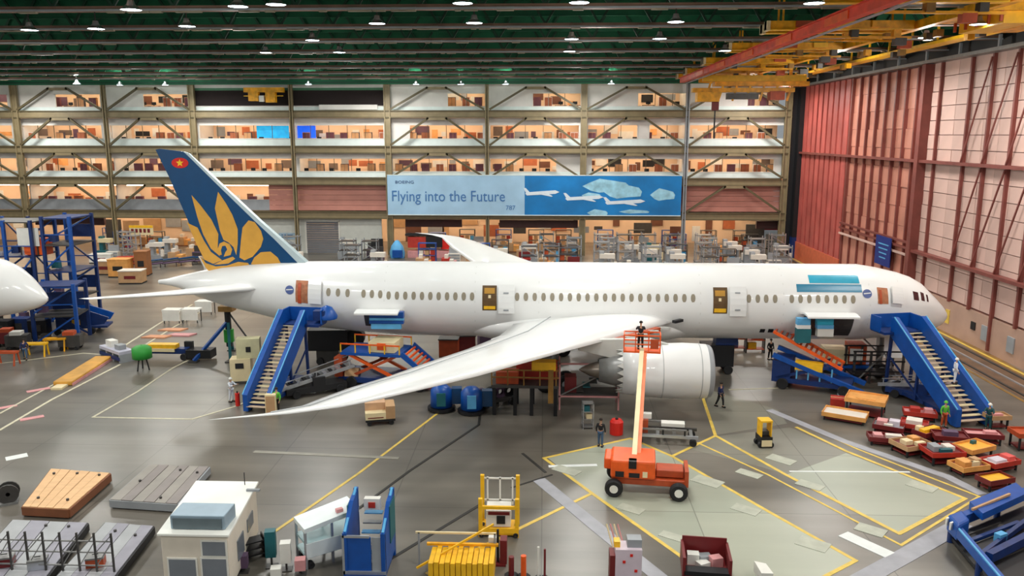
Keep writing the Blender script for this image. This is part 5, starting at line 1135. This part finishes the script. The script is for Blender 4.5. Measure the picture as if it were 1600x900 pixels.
for a in (-w_, w_):
    for b, hh in ((0, 2.2), (2.2, h_)): MB().bb((a - .09, b - .09, 0), (a + .09, b + .09, hh)).build('post', mBlue, t)
    MB().xz([(0, 0)] * 3, 0, 0) if False else None
    m = MB(); PY = [(0, .35), (2.2, .35), (2.2, 3.1), (1.3, 3.0), (0, 2.1)]; m.v = [(a - .09, y, z) for y, z in PY] + [(a + .09, y, z) for y, z in PY]
    m.f = [(0, 1, 2, 3, 4), (9, 8, 7, 6, 5)] + [(i, i + 5, (i + 1) % 5 + 5, (i + 1) % 5) for i in range(5)]; m.build('side_panel', mBlue, t); MB().beam((a, 0, 2.2), (a, 2.2, h_), .1).build('handrail', mBlueL, t)
    MB().bb((a - (.13 if a < 0 else -.09), 1.0, 1.2), (a + (-.09 if a < 0 else .13), 2.1, 2.9)).build('tower_panel', mTeal, t)
MB().bb((-w_, -.05, .5), (w_ * .35, .03, 2.0)).build('front_panel', mBlue, t); MB().bb((w_ * .4, -.02, .5), (w_, .02, 2.0)).build('grey_panel', mGreyP, t)
MB().bb((-w_ - .1, -.1, .35), (w_ + .1, -.02, .5)).bb((-w_ - .1, -.1, 2.0), (w_ * .3, -.02, 2.1)).bb((-w_ - .12, -.1, .35), (-w_ - .02, -.02, 2.1)).build('white_frame', mAlu, t)
for k in range(6): MB().bb((-w_ * .5, .3 + k * .32, .6 + k * .3), (w_ * .5, .6 + k * .32, .65 + k * .3)).build('step', mBlueL if k % 2 else mGrey, t)
MB().bb((-.35, 1.7, 2.4), (.35, 2.0, 2.9)).build('white_box', mWhite, t); MB().bb((-.15, 1.66, 2.5), (.15, 1.7, 2.75)).build('red_label', mRedCart, t); MB().bb((-w_, -.3, 0), (w_, 2.4, .35)).build('chassis', mBlueD, t)
t = thing('cage_lift', 'yellow cage lift with white machine box, bottom edge centre', 'lift', g(780, 832), 0)
for a in (-.85, .85):
    for b in (-.4, .9): MB().bb((a - .09, b - .09, 0), (a + .09, b + .09, 1.9 if b < 0 else 2.5)).build('post', mYel, t)
MB().bb((-.85, .85, 2.4), (.85, .95, 2.5)).build('white_top_rail', mWhite, t) if False else None
MB().bb((-.94, -.5, 1.4), (.94, -.38, 1.55)).bb((-.94, -.5, .2), (.94, -.38, .45)).build('cross_rail', mYel, t)
for a in (-.6, 0, .6): MB().bb((a - .04, .86, 1.0), (a + .04, .92, 2.4)).build('rail_bar', mWhite, t)
for z in (1.2, 2.3): MB().bb((-.85, .86, z), (.85, .92, z + .07)).build('rail_bar', mWhite, t)
MB().bb((-.6, -.3, .45), (.55, .7, 1.25)).build('machine_box', mWhite, t); MB().bb((-.1, -.33, .6), (.3, -.3, 1.0)).build('dark_dial', mDark, t); MB().bb((-.5, -.34, 1.05), (.5, -.3, 1.2)).build('maroon_plate', mMaroon, t); MB().bb((-.9, -.45, .1), (.9, .95, .2)).build('floor_plate', mYel, t); wheels4(t, .8, .4, .12)
t = thing('yellow_ramp', 'wide bright yellow ribbed ramp at the bottom edge beside the cage lift', 'ramp', g(722, 902), 0)
for k in range(12): MB().bb((-1.35 + k * .23, -.6, .1), (-1.35 + k * .23 + .2, .8, .95 + .05 * (k % 2))).build('rib_panel', mYel, t)
MB().bb((-1.6, .8, 1.0), (1.5, .95, 1.1)).build('top_rail', mCrane, t); MB().beam((-1.9, -.2, .5), (1.3, .9, 2.0), .08).build('diagonal_rail', mYel, t); MB().bb((-2.1, .9, 1.5), (1.4, .98, 1.58)).build('thin_rail', mCream, t)
for a in (-2.0, 1.3): MB().bb((a, .9, 0), (a + .08, .98, 1.55)).build('post', mGreyP, t)
t = thing('tool_pole', 'dark pole stand with white box right of the yellow ramp', 'stand', g(778, 880), 0); MB().bb((-.35, -.3, 0), (.35, .3, .1)).build('base', mMaroon, t); MB().bb((-.05, -.05, .1), (.05, .05, 1.6)).build('pole', mBlack, t); MB().bb((-.4, -.2, .8), (-.05, .1, 1.3)).build('white_box', mWhite, t); MB().bb((.1, -.25, .1), (.4, .25, 1.2)).build('maroon_box', mMaroon, t)
for k, (px, py, c, h_, lb) in enumerate(((818, 902, mOrange, 1.0, 'orange post at the bottom edge right of the cage lift'), (841, 902, mWhite, 1.4, 'thin white post right of the orange post at the bottom edge'), (851, 902, mMaroon, 1.3, 'thin maroon post right of the white post at the bottom edge'), (799, 900, mMaroon, .9, 'short maroon post between cage lift and orange post'))):
    t = thing('barrier_post', lb, 'post', g(px, py)); r_ = .12 if k in (0, 3) else .05; MB().tube((0, 0, .05), (0, 0, h_), r_).build('post', c, t); MB().tube((0, 0, 0), (0, 0, .05), r_ * 2.6).build('base', mDark, t)
t = thing('control_cabinet', 'white and pink control cabinet with small red lamps at the bottom edge', 'cabinet', g(978, 903), 0)
MB().bb((-.5, -.4, 0), (.6, .4, 1.5)).build('body', M('cabinet_lilac', (212,196,206), .5, 0, .06), t); MB().bb((-.72, -.35, 0), (-.5, .35, 1.2)).build('side_box', mMaroon, t); MB().bb((.0, -.2, 1.5), (.6, .3, 1.85)).build('top_box', mGreyP, t); MB().bb((-.55, -.2, 1.5), (-.3, .2, 1.75)).build('yellow_lamp', mYel, t)
for a, b in ((.3, .5), (-.2, .9), (.1, 1.2)): MB().bb((a, -.42, b), (a + .12, -.4, b + .12)).build('red_lamp', mRed, t)
for k in range(4): MB().beam((-.5 + .16 * k, .5, 1.0), (-.8 + .16 * k, .9, 2.0), .05).build('striped_arm', mPink if k % 2 else mCream, t)
t = thing('maroon_bin_cart', 'maroon open bin cart with pale parcels at the bottom edge right of centre', 'cart', g(1102, 900), -.1)
for a in (-.95, .95): MB().bb((a - .06, -.6, .2), (a + .06, 1.0, 1.1)).build('side_wall', mMaroon, t)
MB().bb((-.95, .94, .2), (.95, 1.0, 1.3)).build('back_wall', mMaroon, t); MB().bb((-.95, -.6, .15), (.95, 1.0, .3)).build('floor_panel', mMaroon, t); MB().bb((-.95, -.6, .3), (.95, -.1, .5)).build('black_box', mBlack, t)
for k, (a, b, c, mt) in enumerate(((-.5, .5, .7, mWhite), (.0, .6, .6, mGreyP), (.45, .4, .65, mPink), (-.1, .2, .5, mWhite))): MB().box((a, b, c * .7), (.5, .4, c * .8), .2 * k).build('parcel', mt, t)
wheels4(t, .8, .5, .14)
t = tag(MB().prism([(-.3, -.5), (.2, -.5), (.1, .3), (-.35, .5)], 0, .5).build('tilted_board', mWhite, None, g(1195, 903)), 'white tilted board at the bottom edge right of the maroon cart', 'board')
# small clutter between cabin and white stand
for k, (px, py, c, h_, lb) in enumerate(((425, 885, mTeal, 1.7, 'slim teal-white stand at the bottom edge right of the white cabin'), (448, 890, mWhite, 1.3, 'white box stand at the bottom edge left of the step stand'), (470, 896, mPink, .7, 'pink low box at the bottom edge left of the blue dock'), (380, 893, mPurple, .8, 'dusky purple box against the right side of the white cabin'), (432, 903, mWhite, .5, 'low white box at the very bottom edge'))):
    t = thing('parts_stand', lb, 'stand', g(px, py), .2); MB().bb((-.22, -.2, h_ * .3), (.22, .2, h_)).build('box', c, t); MB().bb((-.04, -.04, .04), (.04, .04, h_ * .3)).build('stem', mGreyD, t); MB().bb((-.25, -.22, 0), (.25, .22, .04)).build('base', mGreyD, t)

# scissor lift bottom right
C0, C1, C2 = g(1488, 812, 1.1), g(1585, 925, 1.1), g(1640, 752, 1.1)
t = thing('blue_scissor_lift', 'large blue framed lift with black machinery pit, lower right corner', 'lift', (C0.x, C0.y, 0))
e1, e2 = C1 - C0, C2 - C0; u1, u2 = e1.normalized(), e2.normalized(); mBk = mBlack
def Q(a, b, z): return tuple(u1 * a + u2 * b + Vector((0, 0, z)))
L1, L2_ = e1.length, e2.length
MB().beam(Q(0, 0, .9), Q(L1, 0, .9), .3, .4).build('side_beam', mBlue, t); MB().beam(Q(0, 0, .95), Q(0, L2_, .95), .34, .45).build('side_beam', mBlue, t)
MB().beam(Q(-.05, -.1, 1.12), Q(L1, -.1, 1.12), .08).build('edge_strip', mBlueL, t); MB().beam(Q(L1 * .55, .4, .95), Q(L1 * .5, L2_, 1.0), .3, .4).build('cross_beam', mBlueD, t)
MB().prism([Q(0, 0, 0)[:2], Q(L1, 0, 0)[:2], Q(L1, L2_, 0)[:2], Q(0, L2_, 0)[:2]], .12, .3).build('pit_floor', mBk, t)
MB().prism([Q(.5, .5, 0)[:2], Q(L1, .5, 0)[:2], Q(L1, L2_ * .8, 0)[:2], Q(.5, L2_ * .8, 0)[:2]], .3, .62).build('machinery_housing', mBk, t)
for a, b in ((0, 0), (L1 * .9, 0), (0, L2_ * .9), (L1 * .9, L2_ * .9), (0, L2_ * .45), (L1 * .5, 0)): MB().tube(Q(a, b, 0), Q(a, b, .9), .14).build('leg', mBlueD, t)
MB().prism([Q(-.25, -.25, 0)[:2], Q(.9, -.2, 0)[:2], Q(.8, .8, 0)[:2], Q(-.2, .9, 0)[:2]], .5, 1.3).build('end_box', mBlue, t, bevel=.12)
for a in (.0, .45): MB().box(Q(-.1 + a, -.28, 1.05), (.25, .08, .35), .6).build('white_plate', mWhite, t)
MB().prism([Q(-.3, 1.5, 0)[:2], Q(1.0, 1.6, 0)[:2], Q(.8, 5.5, 0)[:2], Q(-.4, 5.5, 0)[:2]], 1.15, 1.5).build('top_deck', mBlue, t)
MB().beam(Q(.4, 1.2, 1.5), Q(.5, 4.2, 1.6), .1).build('tie_rod', mBox, t); MB().beam(Q(1.4, .2, .6), Q(1.8, 4.0, .8), .18, .25).build('scissor_arm', mBlueD, t); MB().beam(Q(2.6, .3, .6), Q(2.0, 4.5, .9), .18, .25).build('scissor_arm', mBlueD, t)
MB().box(Q(2.2, 2.2, .8), (.5, .3, .4), .5).build('pump_unit', mBlueL, t); MB().box(Q(2.6, 1.4, .5), (.6, .3, .3), .3).build('valve_block', mPink, t); MB().box(Q(1.6, 3.0, .5), (.6, .5, .5), .9).build('motor', mGreyD, t); MB().beam(Q(3.0, .8, .4), Q(3.3, 2.6, .4), .08).build('hose', mGreyP, t)
for k in range(4): MB().beam(Q(.9 + k * .8, .6, .65), Q(1.0 + k * .8, 3.2, .65), .06).build('grating_bar', mGreyD, t)

# ================================================================ TRAY CARTS ALONG THE RIGHT
mTan = M('tray_tan', (226, 160, 84), .55, 0, .12, 2); mWhT = M('tray_white', (226, 218, 206), .5, 0, .05)
def tray(label, px, py, w_, d_, h, frame, deck, items=(), rz=-.5, lip=.12):
    t = thing('parts_cart', label, 'cart', g(px, py), rz)
    MB().bb((-w_/2, -d_/2, h - .08), (w_/2, d_/2, h)).build('deck', deck, t)
    MB().bb((-w_/2 - .05, -d_/2 - .05, h - .16), (w_/2 + .05, -d_/2, h + lip)).bb((-w_/2 - .05, d_/2, h - .16), (w_/2 + .05, d_/2 + .05, h + lip)).bb((-w_/2 - .05, -d_/2, h - .16), (-w_/2, d_/2, h + lip)).bb((w_/2, -d_/2, h - .16), (w_/2 + .05, d_/2, h + lip)).build('frame', frame, t)
    MB().bb((-w_/2 + .1, -d_/2 + .1, .12), (w_/2 - .1, d_/2 - .1, .2)).build('lower_shelf', mMaroon, t)
    for a in (-1, 1):
        for b in (-1, 1): MB().bb((a * (w_/2 - .12) - .05, b * (d_/2 - .12) - .05, 0), (a * (w_/2 - .12) + .05, b * (d_/2 - .12) + .05, h - .08)).build('leg', mDark, t)
    for k, (x, y, a, b, c, mt) in enumerate(items): MB().bb((x - a/2, y - b/2, h), (x + a/2, y + b/2, h + c)).build('load', mt, t)
    return t
I = lambda *a: a
tray('flat cart with white sheet top and orange edge right of the forward loader', 1320, 656, 2.6, 1.5, .45, mTan, mWhT)
tray('tall cart with tan wooden lid and orange sides beside the white-topped cart', 1352, 646, 2.4, 1.9, 1.1, mTan, mTan, [I(0, -.2, 1.2, .5, .04, mTan)])
tray('maroon cart heaped with pale lilac parcels below the tan-lidded cart', 1388, 676, 1.7, 1.2, .5, mMaroon, mGreyP, [I(-.4, 0, .6, .7, .3, mPink), I(.3, .1, .6, .6, .35, M('parcel_lilac', (206,196,206), .6)), I(.0, -.4, .5, .3, .2, mWhT)])
tray('low maroon cart with two pale bars, front of the row', 1384, 694, 2.0, 1.0, .45, mMaroon, mMaroon, [I(-.5, 0, .5, .6, .2, mPink), I(.4, 0, .9, .4, .2, mWhT)], -.2)
tray('red cart with round white bundle left of the stairs foot', 1427, 676, 1.5, 1.2, .6, mRedCart, mRedCart, [I(0, 0, .9, .8, .3, mWhT)])
tray('pink-red low cart behind the grey belt loader', 1436, 655, 1.9, 1.0, .5, mRedCart, mPink, [I(-.3, 0, .6, .6, .3, mRedCart), I(.5, 0, .5, .5, .3, mPink)], -.3)
tray('tan and brown open cart with scattered parts, centre of the row', 1423, 707, 1.9, 1.4, .6, mBox, mMaroon, [I(-.4, 0, .5, .5, .25, mCream), I(.3, .2, .5, .5, .3, mTan), I(.2, -.4, .6, .3, .2, mCream)], .35)
tray('cart with yellow plank loads behind the tan open cart', 1450, 690, 1.8, .9, .7, mMaroon, mTan, [I(0, 0, 1.4, .4, .2, mYel), I(-.5, .3, .4, .3, .3, mCream)], .5)
tray('bright red bin cart with grey parts at the front of the row', 1470, 721, 1.9, 1.4, .7, mRedCart, mMaroon, [I(-.4, .1, .5, .7, .3, mGreyP), I(.4, .1, .5, .6, .25, mWhT), I(.0, -.3, .7, .3, .2, mTeal)], .12)
tray('dark red cart behind the bright red bin cart', 1482, 700, 1.8, 1.1, .8, mMaroon, mMaroon, [I(0, 0, .8, .5, .3, mPurple)], -.2)
tray('cart with bright orange-yellow top board near the lower end of the row', 1520, 716, 1.9, 1.2, .75, mTan, M('board_amber', (244,176,60), .5, 0, .12, 2), [I(.3, .3, .3, .2, .2, mTeal)], .45)
tray('pink cart top behind the amber board cart', 1534, 692, 2.0, .9, .6, mMaroon, mPink, [I(.4, 0, .7, .4, .2, mPink)], -.15)
tray('tan cart with mixed parcels below the amber board cart', 1512, 739, 1.7, 1.1, .5, mTan, mMaroon, [I(-.3, 0, .6, .7, .3, mTan), I(.4, 0, .4, .5, .35, mBox), I(.1, -.3, .5, .2, .3, mCream)], .3)
tray('cart with white load and red end near the lower end of the row', 1560, 734, 1.9, 1.0, .55, mRedCart, mWhT, [I(.6, 0, .5, .6, .25, M('load_coral', (222,90,84), .5)), I(-.2, 0, .8, .6, .15, M('parcel_lilac', (206,196,206)))], .4)
tray('cart with deep yellow lid at the lower end of the row', 1553, 762, 1.6, .9, .55, mMaroon, M('lid_yellow', (242,178,36), .5, 0, .1, 2), [], .35)
tray('small brown stool cart right of the front stairs foot', 1556, 668, 1.3, .8, .8, mBox, mBox, [I(0, 0, .6, .3, .15, mPink)], .1)
tray('orange cart cut by the right edge of the picture', 1600, 700, 1.4, 1.2, 1.0, mOrD, mOrD, [], 0)
for k, (px, py, w_, c) in enumerate(((1312, 606, 1.5, mWhite), (1322, 618, 1.2, mGreyP), (1308, 634, .9, mRedCart))):
    t = thing('carton', ['white carton on the floor at the toe of the forward loader', 'pale grey carton in front of the white carton', 'red carton behind the white-topped cart'][k], 'box', g(px, py), -.3); MB().bb((-w_/2, -.5, 0), (w_/2, .5, .6)).build('carton_body', c, t); MB().bb((-w_/2 - .02, -.06, .6), (w_/2 + .02, .06, .612)).build('tape', mBox, t)

# ================================================================ CLUTTER BEHIND THE AIRCRAFT
def rack(c1, c2):
    t = thing('storage_rack', 'x', 'rack')
    for a in (-1.3, 1.2):
        for b in (-.5, .45): MB().bb((a, b, 0), (a + .1, b + .1, 3)).build('upright', c1, t)
    for z in (.3, 1.2, 2.1, 2.95): MB().bb((-1.3, -.5, z), (1.3, .55, z + .07)).build('shelf', c1, t)
    for k in range(6): MB().box((-.9 + (k % 3) * .85, 0, .72 + .9 * (k // 3)), (.6, .7, .65)).build('bin', c2[k % len(c2)], t)
    return t
def machine(c1, c2):
    t = thing('assembly_machine', 'x', 'machine'); MB().bb((-1.2, -.8, 0), (1.2, .8, 1.1)).build('bed', c1, t); MB().bb((-.9, -.3, 1.1), (-.3, .5, 3.2)).build('column', c1, t); MB().bb((-.9, -.7, 2.3), (1.1, .3, 2.9)).build('head', c2, t); MB().tube((.6, -.2, 1.2), (.6, -.2, 2.3), .18).build('spindle', mAlu, t); MB().bb((1.0, -.9, .9), (1.35, -.5, 1.9)).build('console', c2, t); return t
def latt(c1, c2):
    t = thing('scaffold_tower', 'x', 'scaffold')
    for a in (-1, 1):
        for b in (-.7, .7): MB().bb((a - .06, b - .06, 0), (a + .06, b + .06, 4.2)).build('post', c1, t)
    for k in range(3): MB().bb((-1.1, -.8, 1.3 * k + 1.2), (1.1, .8, 1.3 * k + 1.3)).build('deck', c2, t); MB().beam((-1 if k % 2 else 1, -.75, 1.3 * k), (1 if k % 2 else -1, -.75, 1.3 * k + 1.2), .09).build('brace', c1, t)
    return t
def pallet(c1, c2):
    t = thing('pallet_load', 'x', 'pallet'); MB().bb((-1.1, -.9, 0), (1.1, .9, .18)).build('pallet', mWoodD, t); MB().bb((-1, -.8, .18), (.1, .8, 1.5)).build('crate', c1, t); MB().bb((.15, -.8, .18), (1, .8, 1.1)).build('crate', c2, t); MB().bb((-.6, -.5, 1.5), (-.1, .4, 2.0)).build('carton', mWhT, t); return t
def wcart(c1, c2):
    t = thing('tool_cabinet', 'x', 'cabinet'); MB().bb((-.9, -.4, .15), (.9, .4, 1.5)).build('body', c1, t)
    for z in (.3, .7, 1.1): MB().bb((-.8, -.44, z), (.8, -.4, z + .3)).build('drawer', c2, t)
    MB().bb((-.8, .2, 1.5), (.8, .4, 2.4)).build('back_board', c2, t); wheels4(t, .7, .35, .12, ); return t
PB = [(rack(mGreyD, [mOrD, mBox, mBlueL]), 'dark rack with mixed bins'), (rack(mBlue, [mWhT, mBox, mRedCart]), 'blue rack with pale bins'), (machine(mGreyP, mWhT), 'grey machine with pale head'), (machine(mTeal, mCream), 'teal machine with cream head'),
      (latt(mAlu, mGrey), 'bare metal scaffold tower'), (latt(mGreyP, mGreyD), 'grey scaffold tower with dark decks'), (pallet(mBox, mTan), 'pallet with tan crates'), (pallet(mRedCart, mPink), 'pallet with red and pink crates'), (wcart(mRedCart, mMaroon), 'red tool cabinet'), (wcart(mPurple, mGreyD), 'dusky purple tool cabinet'), (wcart(mWhT, mGreyP), 'white tool cabinet'), (machine(mMaroon, mPink), 'maroon machine with pink head')]
usedb = set(); mesh_n = 0
CNT = {}
def put(q, x, y, rz, zone, row):
    k = CNT[(q, zone, row)] = CNT.get((q, zone, row), 0) + 1
    lb = '%s, %s row %s, %s from left' % (PB[q][1], row, zone, ORDN[k - 1]); gr = PB[q][1] + 's behind the aircraft'
    if q in usedb: dup(PB[q][0], (x, y, 0), rz, lb, gr)
    else: usedb.add(q); o = PB[q][0]; o.location = (x, y, 0); o.rotation_euler = (0, 0, rz); o['label'] = lb; o['group'] = gr
ZN = [(150, 320, 'left of tail', [0,6,6,7,6,4,9,10,3,2,6]), (385, 470, 'behind rear fuselage', [4,10,2,5]), (525, 600, 'before white wall', [2,10,2,9,4,5]),
      (640, 760, 'below banner start', [1,0,6,10,7,0,6]), (765, 905, 'below banner middle', [6,8,4,5,6,0,2,0]), (920, 1068, 'below banner end', [5,4,2,0,10,4,3,6,2]), (1080, 1230, 'near hangar doors', [4,5,2,10,4,0,2])]
for a, b, zone, qs in ZN:
    for row, Y in enumerate((112, 116.5, 120.8, 129, 134, 107.6)):
        if row == 5 and a == 150: continue
        if a == 150 and row == 0: continue
        if Y > 125 and a in (385, 525): continue
        if a == 640 and row in (2,): continue
        n = int((b - a) / (31 if Y < 125 else 44))
        for k in range(n):
            px = a + (b - a) * (k + .5 + rnd.uniform(-.06, .06) + .25 * (row % 2)) / n
            q = qs[rnd.randrange(len(qs))]
            if Y > 125: q = rnd.choice([0, 1, 6, 10])
            put(q, X(px, Y, 400), Y, 0, zone, ('front', 'second', 'third', 'fourth', 'rear', 'nearest')[row])
# the nearer boxes left of the tail
for k, (px, py, w_, h_, c, lb) in enumerate(((168, 428, 2.4, 1.8, mBox, 'tan packing case nearest the blue dock tower'), (190, 432, 2.6, 2.3, mTan, 'large tan packing case left of the fin, second from the dock'), (208, 442, 2.8, 1.6, mBox, 'low tan packing case with pale lid in the front of its row'), (225, 430, 1.6, 3.2, M('case_brown', (150, 96, 54), .6), 'tall brown packing case left of the fin'), (160, 410, 3.0, 1.2, mWhite, 'white low machine bed beyond the packing cases'), (203, 413, 3.4, 1.0, mRedCart, 'red and purple low bench beyond the packing cases'))):
    t = thing('packing_case', lb, 'crate', (g(px, py).x, g(px, py).y, 0), .05 * k); MB().bb((-w_/2, -.9, .15), (w_/2, .9, h_)).build('case_body', c, t); MB().bb((-w_/2 - .06, -.96, h_), (w_/2 + .06, .96, h_ + .12)).build('lid', mWhT if k in (0, 2) else c, t); MB().bb((-w_/2, -.95, 0), (w_/2, .95, .15)).build('runner', mDark, t)
    MB().bb((-w_/4, -.93, h_ * .4), (w_/4, -.9, h_ * .65)).build('stencil_plate', mDark if k % 2 else mMaroon, t)
for k in range(4):
    px = 242 + k * 25; t = thing('pipe_bundle', 'dark purple and grey pipe bundle left of the fin base, number %d' % (k + 1) if False else ['dark pipe bundle nearest the packing cases left of the fin', 'second dark pipe bundle from the packing cases', 'third dark pipe bundle, second from the fin edge', 'dark pipe bundle right against the fin edge'][k], 'pipes', g(px, 418 - k * 2), .4)
    for j in range(5): MB().tube((-1.1, -.5 + .25 * j, .5 + .22 * (j % 3)), (1.1, -.5 + .25 * j, .7 + .22 * (j % 3)), .13, n=8).build('pipe', [mPurple, mGreyD, mNavyTail][j % 3], t)
    for a in (-.8, .7): MB().bb((a, -.6, 0), (a + .1, .6, .5)).build('trestle', mGreyD, t)
# red machine with black screen below the banner
Y = 123; t = thing('red_press', 'long red machine with black front panel below the banner start', 'machine', (X(676, Y), Y, 0))
MB().bb((-4.0, -.8, 1.5), (-1.2, .8, 3.1)).build('left_housing', mRedCart, t); MB().bb((-1.2, -.9, 1.6), (1.3, .8, 3.2)).build('front_panel', mBlack, t); MB().bb((1.3, -.8, 1.3), (3.6, .8, 3.0)).build('right_housing', mRed, t); MB().bb((-4.4, -.7, 3.3), (1.0, .7, 3.6)).build('top_rail', mBlack, t); MB().bb((-4, -1.2, 0), (3.6, 1, 1.0)).build('bed', mPink, t)
Y = 122; t = thing('blue_tarp_load', 'blue and lilac tarpaulin bundle left of the red machine', 'bundle', (X(616, Y), Y, 0)); MB().lathe([(0, 1.1), (.8, 1.2), (1.8, .9), (2.6, .3), (2.7, .02)], n=12, axis='Z').build('bundle', mBlueL, t, smooth=True); MB().bb((-.5, -1.5, .2), (1.0, -1.0, 1.3)).build('blue_box', mBlue, t)
Y = 121; t = thing('display_monitor', 'black monitor on a stand before the white wall right of the roller door', 'screen', (X(584, Y), Y, 0)); MB().bb((-.9, -.1, 1.7), (.9, .1, 3.0)).build('screen', mBlack, t); MB().bb((-.08, 0, 0), (.08, .1, 1.8)).build('stand', mGreyD, t); MB().bb((-.6, -.4, 0), (.6, .4, .1)).build('base', mGreyD, t)
t = thing('notice_board', 'pale blue notice on the white wall left of the roller door', 'sign', (X(440, WY + 1), WY + 1.1, 2.2)); MB().bb((-1.3, 0, 0), (1.3, .05, 1.0)).build('board', M('notice_pale', (170,196,214), .5), t)
for k in range(2): MB().bb((-.9, -.02, .25 + .35 * k), (.9, 0, .4 + .35 * k)).build('text_line', M('notice_ink', (70,110,150), .5), t)
t = thing('bay_sign', 'yellow sign with dark letters on the shop wall left of the tail fin', 'sign', (X(206, 124), 124.4, 3.0)); MB().bb((-1.9, -.05, 0), (1.9, .05, 1.5)).build('board', mCream, t); MB().bb((-1.9, -.08, 1.1), (1.9, -.05, 1.5)).build('yellow_band', mYel, t)
for k in range(5): MB().bb((-1.6 + .65 * k, -.08, .35), (-1.2 + .65 * k, -.05, .95)).build('dark_block', mMaroon, t)
for q in range(len(PB)):
    if q not in usedb:
        for k in KIDS.get(PB[q][0].name, ()): bpy.data.objects.remove(k)
        bpy.data.objects.remove(PB[q][0])

for k, (px, py, c, lb) in enumerate(((8, 528, mBlack, 'black machine box under the second aircraft nose, nearest the left edge'), (36, 524, mBlueD, 'dark blue machine box under the second aircraft nose, second from the left edge'), (64, 527, mBlack, 'black machine box under the tip of the second aircraft nose'))):
    t = thing('power_unit', lb, 'generator', g(px, py), .1 * k); MB().bb((-.8, -.6, .3), (.8, .6, 1.7)).build('housing', c, t); MB().bb((-.5, -.63, .7), (.3, -.6, 1.3)).build('vent_grille', mGreyD, t); wheels4(t, .55, .5, .2)
for k, (px, py, c, lb) in enumerate(((702, 556, mOrD, 'brown crate on the floor behind the wing, nearest the rear cargo loader'), (728, 550, mMaroon, 'maroon crate behind the wing, middle of three'), (762, 546, mPurple, 'dusky purple crate behind the wing, nearest the wing root'))):
    t = thing('storage_crate', lb, 'crate', g(px, py), .15 * k); MB().bb((-.8, -.6, .12), (.8, .6, 1.5)).build('crate_body', c, t); MB().bb((-.85, -.65, 1.5), (.85, .65, 1.6)).build('lid', mGreyD, t); MB().bb((-.8, -.6, 0), (-.5, .6, .12)).build('runner', mWoodD, t); MB().bb((.5, -.6, 0), (.8, .6, .12)).build('runner', mWoodD, t)
